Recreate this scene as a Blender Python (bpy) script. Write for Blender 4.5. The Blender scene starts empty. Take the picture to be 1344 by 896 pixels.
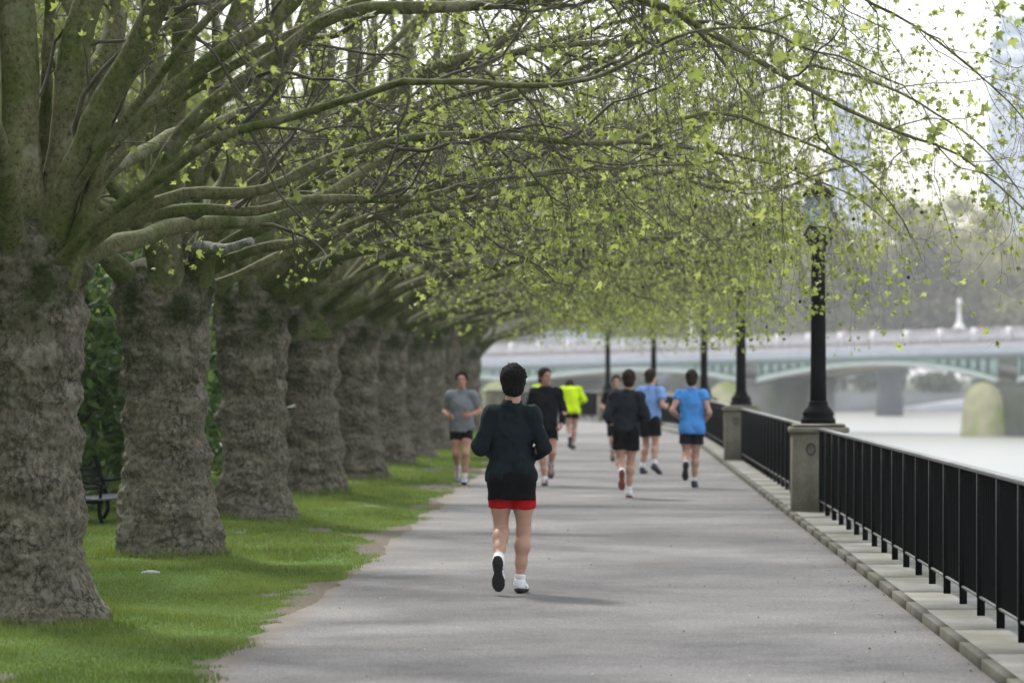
import bpy, math, random
import numpy as np
from mathutils import Vector, Matrix

R = math.radians
rng = np.random.default_rng(7)
sc = bpy.context.scene
col = sc.collection
F_PX, VPX, HZY, EYE = 4480.0, 800.0, 491.0, 1.675

def W(px, py, D):
    """a point of the place, measured from the photograph, at distance D"""
    return np.array([(px - VPX) * D / F_PX, D, EYE - (py - HZY) * D / F_PX])

# ------------------------------------------------------------------ helpers
def tag(o, label=None, cat=None, group=None, kind=None):
    if label: o['label'] = label
    if cat: o['category'] = cat
    if group: o['group'] = group
    if kind: o['kind'] = kind
    return o

def empty(name, loc=(0, 0, 0), rz=0.0):
    o = bpy.data.objects.new(name, None)
    o.empty_display_size = 0.2
    o.location = loc
    o.rotation_euler = (0, 0, rz)
    col.objects.link(o)
    return o

def mesh_np(name, V, faces, smooth=False, attr=None):
    """faces: list of int arrays (k, m)"""
    V = np.asarray(V, dtype=np.float32).reshape(-1, 3)
    faces = [np.asarray(f, dtype=np.int32) for f in faces if len(f)]
    me = bpy.data.meshes.new(name)
    me.vertices.add(len(V))
    me.vertices.foreach_set('co', V.ravel())
    nl = sum(f.size for f in faces)
    npoly = sum(len(f) for f in faces)
    me.loops.add(nl)
    me.polygons.add(npoly)
    me.loops.foreach_set('vertex_index', np.concatenate([f.ravel() for f in faces]))
    tot = np.concatenate([np.full(len(f), f.shape[1], np.int32) for f in faces])
    st = np.concatenate([[0], np.cumsum(tot)[:-1]]).astype(np.int32)
    me.polygons.foreach_set('loop_start', st)
    if smooth:
        me.polygons.foreach_set('use_smooth', np.ones(npoly, dtype=bool))
    if attr is not None:
        for an, av in attr.items():
            a = me.attributes.new(an, 'FLOAT', 'POINT')
            a.data.foreach_set('value', np.asarray(av, dtype=np.float32))
    me.update(calc_edges=True)
    me.validate()
    return me

def obj(name, me, mat, parent=None, loc=None):
    o = bpy.data.objects.new(name, me)
    if mat is not None and len(me.materials) == 0:
        me.materials.append(mat)
    if parent is not None: o.parent = parent
    if loc is not None: o.location = loc
    col.objects.link(o)
    return o

class MB:
    """collects simple shapes into one mesh"""
    def __init__(s): s.v = []; s.f = {}; s.n = 0
    def add(s, V, F):
        V = np.asarray(V, float).reshape(-1, 3)
        for f in F: s.f.setdefault(len(f), []).append([i + s.n for i in f])
        s.v.append(V); s.n += len(V)
    def box(s, x0, x1, y0, y1, z0, z1, b=0.0):
        if b <= 0:
            V = [(x, y, z) for z in (z0, z1) for y in (y0, y1) for x in (x0, x1)]
            s.add(V, [(0, 2, 3, 1), (4, 5, 7, 6), (0, 1, 5, 4), (2, 6, 7, 3), (0, 4, 6, 2), (1, 3, 7, 5)])
        else:
            rings = []
            for z, i in ((z0, b), (z0 + b, 0), (z1 - b, 0), (z1, b)):
                rings.append([(x0 + b, y0 + i, z), (x1 - b, y0 + i, z), (x1 - i, y0 + b, z), (x1 - i, y1 - b, z),
                              (x1 - b, y1 - i, z), (x0 + b, y1 - i, z), (x0 + i, y1 - b, z), (x0 + i, y0 + b, z)])
            V = [p for r in rings for p in r]
            F = [(7, 6, 5, 4, 3, 2, 1, 0), tuple(24 + k for k in range(8))]
            for j in range(3):
                for k in range(8):
                    k2 = (k + 1) % 8
                    F.append((j * 8 + k, j * 8 + k2, j * 8 + 8 + k2, j * 8 + 8 + k))
            s.add(V, F)
    def lathe(s, prof, n=24, c=(0, 0, 0), square=None):
        V = []
        for r, z in prof:
            for k in range(n):
                a = 2 * math.pi * k / n
                V.append((c[0] + r * math.cos(a), c[1] + r * math.sin(a), c[2] + z))
        F = []
        for j in range(len(prof) - 1):
            for k in range(n):
                k2 = (k + 1) % n
                F.append((j * n + k, j * n + k2, (j + 1) * n + k2, (j + 1) * n + k))
        F.append(tuple(reversed(range(n))))
        F.append(tuple((len(prof) - 1) * n + k for k in range(n)))
        s.add(V, F)
    def tube(s, P, r, n=8):
        P = np.asarray(P, float)
        r = np.broadcast_to(np.asarray(r, float), (len(P),))
        V, F = tubes(P[None], r[None], n)
        s.add(V, [tuple(q) for q in F])
        L = len(P)
        s.add(V[:n], [tuple(reversed(range(n)))]); s.add(V[(L - 1) * n:], [tuple(range(n))])
    def build(s, name, mat, parent=None, smooth=False, loc=None):
        me = mesh_np(name, np.concatenate(s.v), [np.array(q) for q in s.f.values()], smooth)
        return obj(name, me, mat, parent, loc)

def tubes(P, r, sides):
    """P (M,n,3), r (M,n) -> verts, quads"""
    M, n, _ = P.shape
    T = np.gradient(P, axis=1)
    T /= np.linalg.norm(T, axis=2, keepdims=True) + 1e-9
    mt = np.abs(T.mean(axis=1))
    ref = np.zeros((M, 3))
    ref[np.arange(M), np.argmin(mt, axis=1)] = 1.0
    A = np.cross(T, ref[:, None, :])
    A /= np.linalg.norm(A, axis=2, keepdims=True) + 1e-9
    B = np.cross(T, A)
    an = np.arange(sides) * 2 * math.pi / sides
    V = P[:, :, None, :] + r[:, :, None, None] * (A[:, :, None, :] * np.cos(an)[None, None, :, None] + B[:, :, None, :] * np.sin(an)[None, None, :, None])
    idx = np.arange(M * n * sides).reshape(M, n, sides)
    a = idx[:, :-1, :]; b = np.roll(idx, -1, axis=2)[:, :-1, :]
    c = np.roll(idx, -1, axis=2)[:, 1:, :]; d = idx[:, 1:, :]
    F = np.stack([a, b, c, d], axis=-1).reshape(-1, 4)
    return V.reshape(-1, 3), F

def _h(i, j, k, seed):
    h = (i * 374761393 + j * 668265263 + k * 2147483647 + seed * 1274126177) & 0xFFFFFFFF
    h = ((h ^ (h >> 13)) * 1274126177) & 0xFFFFFFFF
    h = (h ^ (h >> 16)) & 0xFFFFFF
    return h / float(0xFFFFFF)

def vnoise(P, seed=0):
    P = np.asarray(P, float)
    I = np.floor(P).astype(np.int64); f = P - I
    f = f * f * (3 - 2 * f)
    o = 0
    for dx in (0, 1):
        for dy in (0, 1):
            for dz in (0, 1):
                w = (f[:, 0] if dx else 1 - f[:, 0]) * (f[:, 1] if dy else 1 - f[:, 1]) * (f[:, 2] if dz else 1 - f[:, 2])
                o = o + w * _h(I[:, 0] + dx, I[:, 1] + dy, I[:, 2] + dz, seed)
    return o * 2 - 1

def fbm(P, seed=0, oct=3):
    o = 0; a = 1.0; P = np.asarray(P, float)
    for k in range(oct):
        o = o + a * vnoise(P, seed + k); a *= .5; P = P * 2.03
    return o

def voro(P, seed=0):
    """F2 - F1 of a jittered grid"""
    I = np.floor(P).astype(np.int64)
    d1 = np.full(len(P), 9.0); d2 = np.full(len(P), 9.0)
    for dx in (-1, 0, 1):
        for dy in (-1, 0, 1):
            for dz in (-1, 0, 1):
                J = I + np.array([dx, dy, dz])
                q = np.stack([J[:, a] + _h(J[:, 0], J[:, 1], J[:, 2], seed + a) for a in range(3)], 1)
                d = np.linalg.norm(P - q, axis=1)
                m = d < d1
                d2 = np.where(m, d1, np.minimum(d2, d)); d1 = np.where(m, d, d1)
    return d2 - d1

# ------------------------------------------------------------------ materials
def new_mat(name):
    m = bpy.data.materials.new(name)
    m.use_nodes = True
    nt = m.node_tree
    b = nt.nodes['Principled BSDF']
    return m, nt, b

def N(nt, t, **kw):
    n = nt.nodes.new(t)
    for k, v in kw.items():
        if k in n.inputs.keys(): n.inputs[k].default_value = v
        else: setattr(n, k, v)
    return n

def ramp(nt, stops):
    r = nt.nodes.new('ShaderNodeValToRGB')
    e = r.color_ramp.elements
    while len(e) < len(stops): e.new(.5)
    for k, (p, c) in enumerate(stops):
        e[k].position = p
        e[k].color = (*c, 1) if len(c) == 3 else c
    return r

def mixc(nt, fac, a, b, mode='MIX'):
    m = nt.nodes.new('ShaderNodeMix'); m.data_type = 'RGBA'; m.blend_type = mode
    for s, v in ((0, fac), (6, a), (7, b)):
        if hasattr(v, 'links') or isinstance(v, bpy.types.NodeSocket): nt.links.new(v, m.inputs[s])
        elif s == 0: m.inputs[0].default_value = v
        else: m.inputs[s].default_value = (*v, 1)
    return m.outputs[2]

def simple(name, colr, rough=.6, var=.25, scale=20, bump=.0, bscale=60, metal=0.0, spec=.5, stretch=(1, 1, 1), sheen=0):
    m, nt, b = new_mat(name)
    tc = N(nt, 'ShaderNodeTexCoord')
    mp = N(nt, 'ShaderNodeMapping'); mp.inputs['Scale'].default_value = stretch
    nt.links.new(tc.outputs['Object'], mp.inputs[0])
    nz = N(nt, 'ShaderNodeTexNoise', Scale=scale, Detail=5.0)
    nt.links.new(mp.outputs[0], nz.inputs['Vector'])
    lo = tuple(c * (1 - var) for c in colr); hi = tuple(min(1, c * (1 + var)) for c in colr)
    rp = ramp(nt, [(.3, lo), (.7, hi)])
    nt.links.new(nz.outputs['Fac'], rp.inputs[0])
    nt.links.new(rp.outputs[0], b.inputs['Base Color'])
    b.inputs['Roughness'].default_value = rough
    b.inputs['Metallic'].default_value = metal
    b.inputs['Specular IOR Level'].default_value = spec
    if sheen: b.inputs['Sheen Weight'].default_value = sheen
    if bump:
        n2 = N(nt, 'ShaderNodeTexNoise', Scale=bscale, Detail=4.0)
        nt.links.new(mp.outputs[0], n2.inputs['Vector'])
        bp = N(nt, 'ShaderNodeBump', Strength=bump, Distance=.02)
        nt.links.new(n2.outputs['Fac'], bp.inputs['Height'])
        nt.links.new(bp.outputs[0], b.inputs['Normal'])
    return m

def bark_mat(name, base, moss, moss_z=None, moss_amt=.5, bumpd=.02, flakes=0.0, cracks=1.0):
    m, nt, b = new_mat(name)
    tc = N(nt, 'ShaderNodeTexCoord')
    mp = N(nt, 'ShaderNodeMapping'); mp.inputs['Scale'].default_value = (1, 1, .85)
    nt.links.new(tc.outputs['Object'], mp.inputs[0])
    n1 = N(nt, 'ShaderNodeTexNoise', Scale=7.0, Detail=9.0, Roughness=.68)
    nt.links.new(mp.outputs[0], n1.inputs['Vector'])
    n2 = N(nt, 'ShaderNodeTexNoise', Scale=34.0, Detail=6.0, Roughness=.7)
    nt.links.new(mp.outputs[0], n2.inputs['Vector'])
    r1 = ramp(nt, [(.25, tuple(c * .5 for c in base)), (.5, base), (.75, tuple(min(1, c * 1.65) for c in base))])
    nt.links.new(n1.outputs['Fac'], r1.inputs[0])
    r2 = ramp(nt, [(.34, (.22, .2, .18)), (.47, (.85, .85, .85)), (.58, (1.05, 1.05, 1.05)), (.75, (1.75, 1.7, 1.62))])
    nt.links.new(n2.outputs['Fac'], r2.inputs[0])
    c1 = mixc(nt, .9, r1.outputs[0], r2.outputs[0], 'MULTIPLY')
    mp2 = N(nt, 'ShaderNodeMapping'); mp2.inputs['Scale'].default_value = (1, 1, .6); nt.links.new(tc.outputs['Object'], mp2.inputs[0])
    wv = N(nt, 'ShaderNodeVectorMath', operation='MULTIPLY_ADD'); wv.inputs[1].default_value = (.22, .22, .22)
    nt.links.new(n1.outputs['Color'], wv.inputs[0]); nt.links.new(mp2.outputs[0], wv.inputs[2])
    vo = N(nt, 'ShaderNodeTexVoronoi', Scale=13.0, feature='DISTANCE_TO_EDGE'); nt.links.new(wv.outputs[0], vo.inputs['Vector'])
    cr = ramp(nt, [(0.0, (.10, .09, .08)), (.05, (.6, .6, .6)), (.12, (1, 1, 1))]); nt.links.new(vo.outputs['Distance'], cr.inputs[0])
    nk = N(nt, 'ShaderNodeTexNoise', Scale=3.5, Detail=3.0); nt.links.new(tc.outputs['Object'], nk.inputs['Vector'])
    kr = ramp(nt, [(.4, (0, 0, 0)), (.6, (cracks,) * 3)]); nt.links.new(nk.outputs['Fac'], kr.inputs[0])
    c1 = mixc(nt, kr.outputs[0], c1, mixc(nt, 1.0, c1, cr.outputs[0], 'MULTIPLY'))
    if flakes:
        vz = N(nt, 'ShaderNodeTexNoise', Scale=4.5, Detail=2.0); nt.links.new(mp.outputs[0], vz.inputs['Vector'])
        fr = ramp(nt, [(.60, (0, 0, 0)), (.63, (flakes,) * 3)]); nt.links.new(vz.outputs['Fac'], fr.inputs[0])
        c1 = mixc(nt, fr.outputs[0], c1, (.26, .25, .20))
    nm = N(nt, 'ShaderNodeTexNoise', Scale=2.2, Detail=6.0, Roughness=.65)
    nt.links.new(tc.outputs['Object'], nm.inputs['Vector'])
    mr = ramp(nt, [(.42, (0, 0, 0)), (.64, (1, 1, 1))])
    nt.links.new(nm.outputs['Fac'], mr.inputs[0])
    mu = N(nt, 'ShaderNodeMath', operation='MULTIPLY', use_clamp=True)
    nt.links.new(mr.outputs[0], mu.inputs[0])
    if moss_z:
        sx = N(nt, 'ShaderNodeSeparateXYZ'); nt.links.new(tc.outputs['Object'], sx.inputs[0])
        mz = N(nt, 'ShaderNodeMapRange'); mz.inputs[1].default_value = moss_z[0]; mz.inputs[2].default_value = moss_z[1]
        mz.inputs[3].default_value = .12; mz.inputs[4].default_value = 1.25
        nt.links.new(sx.outputs['Z'], mz.inputs[0]); nt.links.new(mz.outputs[0], mu.inputs[1])
    else: mu.inputs[1].default_value = moss_amt
    c2 = mixc(nt, mu.outputs[0], c1, mixc(nt, .8, moss, r2.outputs[0], 'MULTIPLY'))
    nt.links.new(c2, b.inputs['Base Color'])
    b.inputs['Roughness'].default_value = .85
    b.inputs['Specular IOR Level'].default_value = .25
    ad = N(nt, 'ShaderNodeMath', operation='MULTIPLY_ADD'); ad.inputs[1].default_value = .5
    nt.links.new(n2.outputs['Fac'], ad.inputs[0]); nt.links.new(n1.outputs['Fac'], ad.inputs[2])
    bp = N(nt, 'ShaderNodeBump', Strength=1.0, Distance=bumpd)
    nt.links.new(ad.outputs[0], bp.inputs['Height']); nt.links.new(bp.outputs[0], b.inputs['Normal'])
    return m

def leaf_mat(name, lo, hi, trans=.5, rough=.45, tboost=1.4):
    m = bpy.data.materials.new(name); m.use_nodes = True
    nt = m.node_tree; nt.nodes.clear()
    out = N(nt, 'ShaderNodeOutputMaterial')
    at = N(nt, 'ShaderNodeAttribute', attribute_name='rnd')
    rp = ramp(nt, [(0, lo), (1, hi)])
    nt.links.new(at.outputs['Fac'], rp.inputs[0])
    b = N(nt, 'ShaderNodeBsdfPrincipled'); b.inputs['Roughness'].default_value = rough
    b.inputs['Specular IOR Level'].default_value = .35
    nt.links.new(rp.outputs[0], b.inputs['Base Color'])
    t = N(nt, 'ShaderNodeBsdfTranslucent')
    tc = mixc(nt, 1.0, rp.outputs[0], (tboost, tboost, tboost * .7), 'MULTIPLY')
    nt.links.new(tc, t.inputs['Color'])
    mx = N(nt, 'ShaderNodeMixShader'); mx.inputs[0].default_value = trans
    nt.links.new(b.outputs[0], mx.inputs[1]); nt.links.new(t.outputs[0], mx.inputs[2])
    nt.links.new(mx.outputs[0], out.inputs[0])
    return m

M = {}
M['trunk'] = bark_mat('plane_trunk_bark', (.155, .138, .105), (.028, .038, .009), moss_z=(1.3, 2.35), bumpd=.022, flakes=.45)
M['limb'] = bark_mat('plane_limb_bark', (.135, .132, .068), (.060, .084, .013), moss_amt=.9, bumpd=.012, flakes=.4, cracks=.0)
M['stub'] = bark_mat('bleached_stub_bark', (.30, .295, .265), (.08, .09, .04), moss_amt=.4, bumpd=.008)
M['twig'] = simple('twig_bark', (.072, .066, .045), .85, .45, 6, .4, 90)
M['leaf'] = leaf_mat('young_plane_leaf', (.15, .19, .06), (.30, .335, .13), .58)
M['seed'] = simple('seed_ball', (.03, .02, .012), .9, .3, 200)
M['laurel'] = leaf_mat('laurel_leaf', (.02, .052, .018), (.12, .19, .05), .3, .5)
M['bgleaf'] = leaf_mat('background_tree_leaf', (.075, .10, .03), (.17, .19, .06), .4)
M['farleaf'] = leaf_mat('hazed_far_leaf', (.21, .205, .115), (.32, .30, .18), .4, .7)  # leaves made paler so their colour carries some distance haze
M['fardark'] = leaf_mat('far_bank_bush_leaf', (.06, .09, .04), (.12, .16, .06), .3, .7)
M['black'] = simple('black_gloss_paint', (.006, .0065, .007), .6, .3, 12, .05, 90, spec=.05)
M['edge'] = simple('grey_edge_highlight', (.13, .13, .13), .5, .3, 30)  # grey strip painted as the lit highlight along each black post's edge
M['railtop'] = simple('sky_lit_rail_grey', (.13, .135, .14), .4, .35, 14)  # the sky's reflection on the rails is mixed into this grey
M['skin'] = simple('skin', (.43, .25, .18), .55, .12, 9, .03, 120)
M['skinb'] = simple('skin_flushed', (.46, .24, .175), .5, .12, 9)
M['hairblack'] = simple('black_hair', (.008, .007, .007), .7, .4, 60, .6, 140, stretch=(3, 3, .6), spec=.12)
M['hairbrown'] = simple('brown_hair', (.035, .022, .015), .7, .4, 60, .6, 140, stretch=(3, 3, .6), spec=.12)
M['eye'] = simple('eye_dark', (.03, .02, .018), .3)
M['lip'] = simple('lip', (.30, .12, .10), .5)

def cloth(name, c, rough=.85, var=.16):
    return simple(name, c, rough, var, 7, .12, 220, spec=.1, sheen=0)
# ------------------------------------------------------------------ people: smooth bodies from joints
def sdf_mesh(prims, cell, planes=()):
    lo = np.full(3, 1e9); hi = -lo
    bbs = []
    for p in prims:
        if p['t'] == 'c':
            s = max(p.get('sc', (1, 1, 1))) if 'sc' in p else 1
            r = max(p['r1'], p['r2']) * s
            l = np.minimum(p['a'], p['b']) - r; h = np.maximum(p['a'], p['b']) + r
        else:
            r = max(p['r']); l = p['c'] - r; h = p['c'] + r
        bbs.append((l, h)); lo = np.minimum(lo, l); hi = np.maximum(hi, h)
    lo = lo - 3 * cell; hi = hi + 3 * cell
    n = np.ceil((hi - lo) / cell).astype(int) + 1
    f = np.full(n, 9.0, dtype=np.float32)
    ax = [lo[i] + np.arange(n[i]) * cell for i in range(3)]
    for p, (l, h) in zip(prims, bbs):
        k = p.get('k', .02)
        m = k + 2 * cell
        i0 = np.maximum(0, np.floor((l - m - lo) / cell).astype(int)); i1 = np.minimum(n, np.ceil((h + m - lo) / cell).astype(int) + 1)
        X, Y, Z = np.meshgrid(*[ax[i][i0[i]:i1[i]] for i in range(3)], indexing='ij')
        if p['t'] == 'c':
            a, b = p['a'], p['b']; s = np.array(p.get('sc', (1, 1, 1)), float)
            dx, dy, dz = (X - a[0]) / s[0], (Y - a[1]) / s[1], (Z - a[2]) / s[2]
            ba = (b - a) / s; L2 = float(ba @ ba) + 1e-9
            t = np.clip((dx * ba[0] + dy * ba[1] + dz * ba[2]) / L2, 0, 1)
            d = np.sqrt((dx - t * ba[0]) ** 2 + (dy - t * ba[1]) ** 2 + (dz - t * ba[2]) ** 2) - (p['r1'] + (p['r2'] - p['r1']) * t)
            d = d * min(s)
            if p.get('flat'):
                u = (b - a) / np.linalg.norm(b - a)
                d = np.maximum(d, (X - b[0]) * u[0] + (Y - b[1]) * u[1] + (Z - b[2]) * u[2])
        else:
            c = p['c']; A = p.get('A')
            q = [X - c[0], Y - c[1], Z - c[2]]
            if A is not None:
                q = [q[0] * A[i][0] + q[1] * A[i][1] + q[2] * A[i][2] for i in range(3)]
            r = p['r']
            nn = np.sqrt((q[0] / r[0]) ** 2 + (q[1] / r[1]) ** 2 + (q[2] / r[2]) ** 2)
            g = np.sqrt((q[0] / r[0] ** 2) ** 2 + (q[1] / r[1] ** 2) ** 2 + (q[2] / r[2] ** 2) ** 2) + 1e-6
            d = nn * (nn - 1) / g
        sl = tuple(slice(i0[i], i1[i]) for i in range(3))
        o = f[sl]
        if p.get('sub'):
            f[sl] = np.maximum(o, -d)
        else:
            hh = np.maximum(k - np.abs(o - d), 0) / k
            f[sl] = np.minimum(o, d) - hh * hh * k * .25
    if len(planes):
        X, Y, Z = np.meshgrid(*ax, indexing='ij')
        for pt, nm in planes:
            f = np.maximum(f, ((X - pt[0]) * nm[0] + (Y - pt[1]) * nm[1] + (Z - pt[2]) * nm[2]).astype(np.float32))
    return nets(f, lo, cell)

def nets(f, lo, cell):
    ins = f < 0
    nx, ny, nz = f.shape
    cnt = np.zeros((nx - 1, ny - 1, nz - 1), np.int8)
    for dx in (0, 1):
        for dy in (0, 1):
            for dz in (0, 1):
                cnt += ins[dx:nx - 1 + dx, dy:ny - 1 + dy, dz:nz - 1 + dz]
    act = (cnt > 0) & (cnt < 8)
    I = np.argwhere(act)
    vid = -np.ones(act.shape, np.int64); vid[act] = np.arange(len(I))
    S = np.zeros((len(I), 3)); C = np.zeros(len(I))
    corners = [(a, b, c) for a in (0, 1) for b in (0, 1) for c in (0, 1)]
    for p in corners:
        for axn in range(3):
            if p[axn]: continue
            q = list(p); q[axn] = 1
            fa = f[I[:, 0] + p[0], I[:, 1] + p[1], I[:, 2] + p[2]]; fb = f[I[:, 0] + q[0], I[:, 1] + q[1], I[:, 2] + q[2]]
            m = (fa < 0) != (fb < 0)
            t = np.where(m, fa / (fa - fb + 1e-12), 0)
            P = np.tile(np.array(p, float), (len(I), 1)); P[:, axn] += t
            S += P * m[:, None]; C += m
    V = lo + (I + S / C[:, None]) * cell
    Q = []
    for axn in range(3):
        sl0 = [slice(1, -1)] * 3; sl1 = [slice(1, -1)] * 3
        sl0[axn] = slice(0, -1); sl1[axn] = slice(1, None)
        a = ins[tuple(sl0)]; b = ins[tuple(sl1)]
        for flip, m in ((False, a & ~b), (True, ~a & b)):
            E = np.argwhere(m)
            off = [1, 1, 1]; off[axn] = 0
            E = E + off
            u, w = [(1, 2), (2, 0), (0, 1)][axn]
            def cell_id(du, dw):
                G = E.copy(); G[:, u] -= du; G[:, w] -= dw
                return vid[G[:, 0], G[:, 1], G[:, 2]]
            q = np.stack([cell_id(1, 1), cell_id(0, 1), cell_id(0, 0), cell_id(1, 0)], 1)
            if flip: q = q[:, ::-1]
            Q.append(q)
    return V, np.concatenate(Q)

def wrinkle(V, F, amp, scale, seed):
    """push a garment's points along its normals into soft folds"""
    n = np.zeros_like(V)
    fn = np.cross(V[F[:, 2]] - V[F[:, 0]], V[F[:, 3]] - V[F[:, 1]])
    for k in range(4): np.add.at(n, F[:, k], fn)
    n /= np.linalg.norm(n, axis=1, keepdims=True) + 1e-9
    w = fbm(V * np.array(scale), seed, 3)
    w = 1 - np.abs(w) * 2
    return V + n * (w * amp + amp * .35)[:, None]

def C_(a, b, r1, r2, k=.02, **kw): return dict(t='c', a=np.array(a, float), b=np.array(b, float), r1=r1, r2=r2, k=k, **kw)
def E_(c, r, k=.02, A=None, **kw): return dict(t='e', c=np.array(c, float), r=r, k=k, A=A, **kw)

def unit(v): v = np.array(v, float); return v / (np.linalg.norm(v) + 1e-9)

def lerp(a, b, t): return np.array(a, float) * (1 - t) + np.array(b, float) * t

STAND = dict(pel=(0, 0, .92), chest=(0, .03, 1.26), neck=(0, .04, 1.46), head=(0, .065, 1.615), yaw=0.0, nod=0.0,
             shL=(-.172, .03, 1.385), shR=(.172, .03, 1.385), elL=(-.28, -.06, 1.14), elR=(.28, -.06, 1.14),
             wrL=(-.19, .16, 1.07), wrR=(.19, .16, 1.07),
             knL=(-.095, .05, .49), knR=(.095, .05, .49), anL=(-.09, 0, .09), anR=(.09, 0, .09),
             toeL=(0, 1, -.08), toeR=(0, 1, -.08))

def hand_prims(w, d, side, up):
    """a loosely curled hand: palm, four fingers of unequal length bent twice, thumb off the palm's side"""
    d = unit(d); s = unit(np.cross(d, up)); n = np.cross(s, d)      # s: across the palm, n: back of the hand
    if side < 0: s = -s
    P = []
    pc = w + d * .05
    A = np.array([s, d, n])
    P.append(E_(pc, (.041, .052, .019), .012, A))
    P.append(C_(w - d * .03, w + d * .02, .026, .026, .02))
    for i, (off, L) in enumerate(((-.030, .88), (-.010, 1.0), (.010, .95), (.029, .76))):
        b0 = w + d * .088 + s * off
        d1 = unit(d * .75 - n * .65); d2 = unit(-d * .15 - n); d3 = unit(-d * .8 - n * .45)
        p1 = b0 + d1 * .040 * L; p2 = p1 + d2 * .027 * L; p3 = p2 + d3 * .020 * L
        P += [C_(b0 - d * .02, p1, .0095, .009, .004), C_(p1, p2, .009, .0082, .004), C_(p2, p3, .0082, .007, .004)]
    t0 = w + d * .025 - s * .028 - n * .004
    t1 = t0 + unit(d * .6 - s * .65 - n * .35) * .042
    t2 = t1 + unit(d * .7 + s * .15 - n * .6) * .034
    P += [C_(t0, t1, .014, .011, .008), C_(t1, t2, .011, .008, .004)]
    return P

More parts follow.
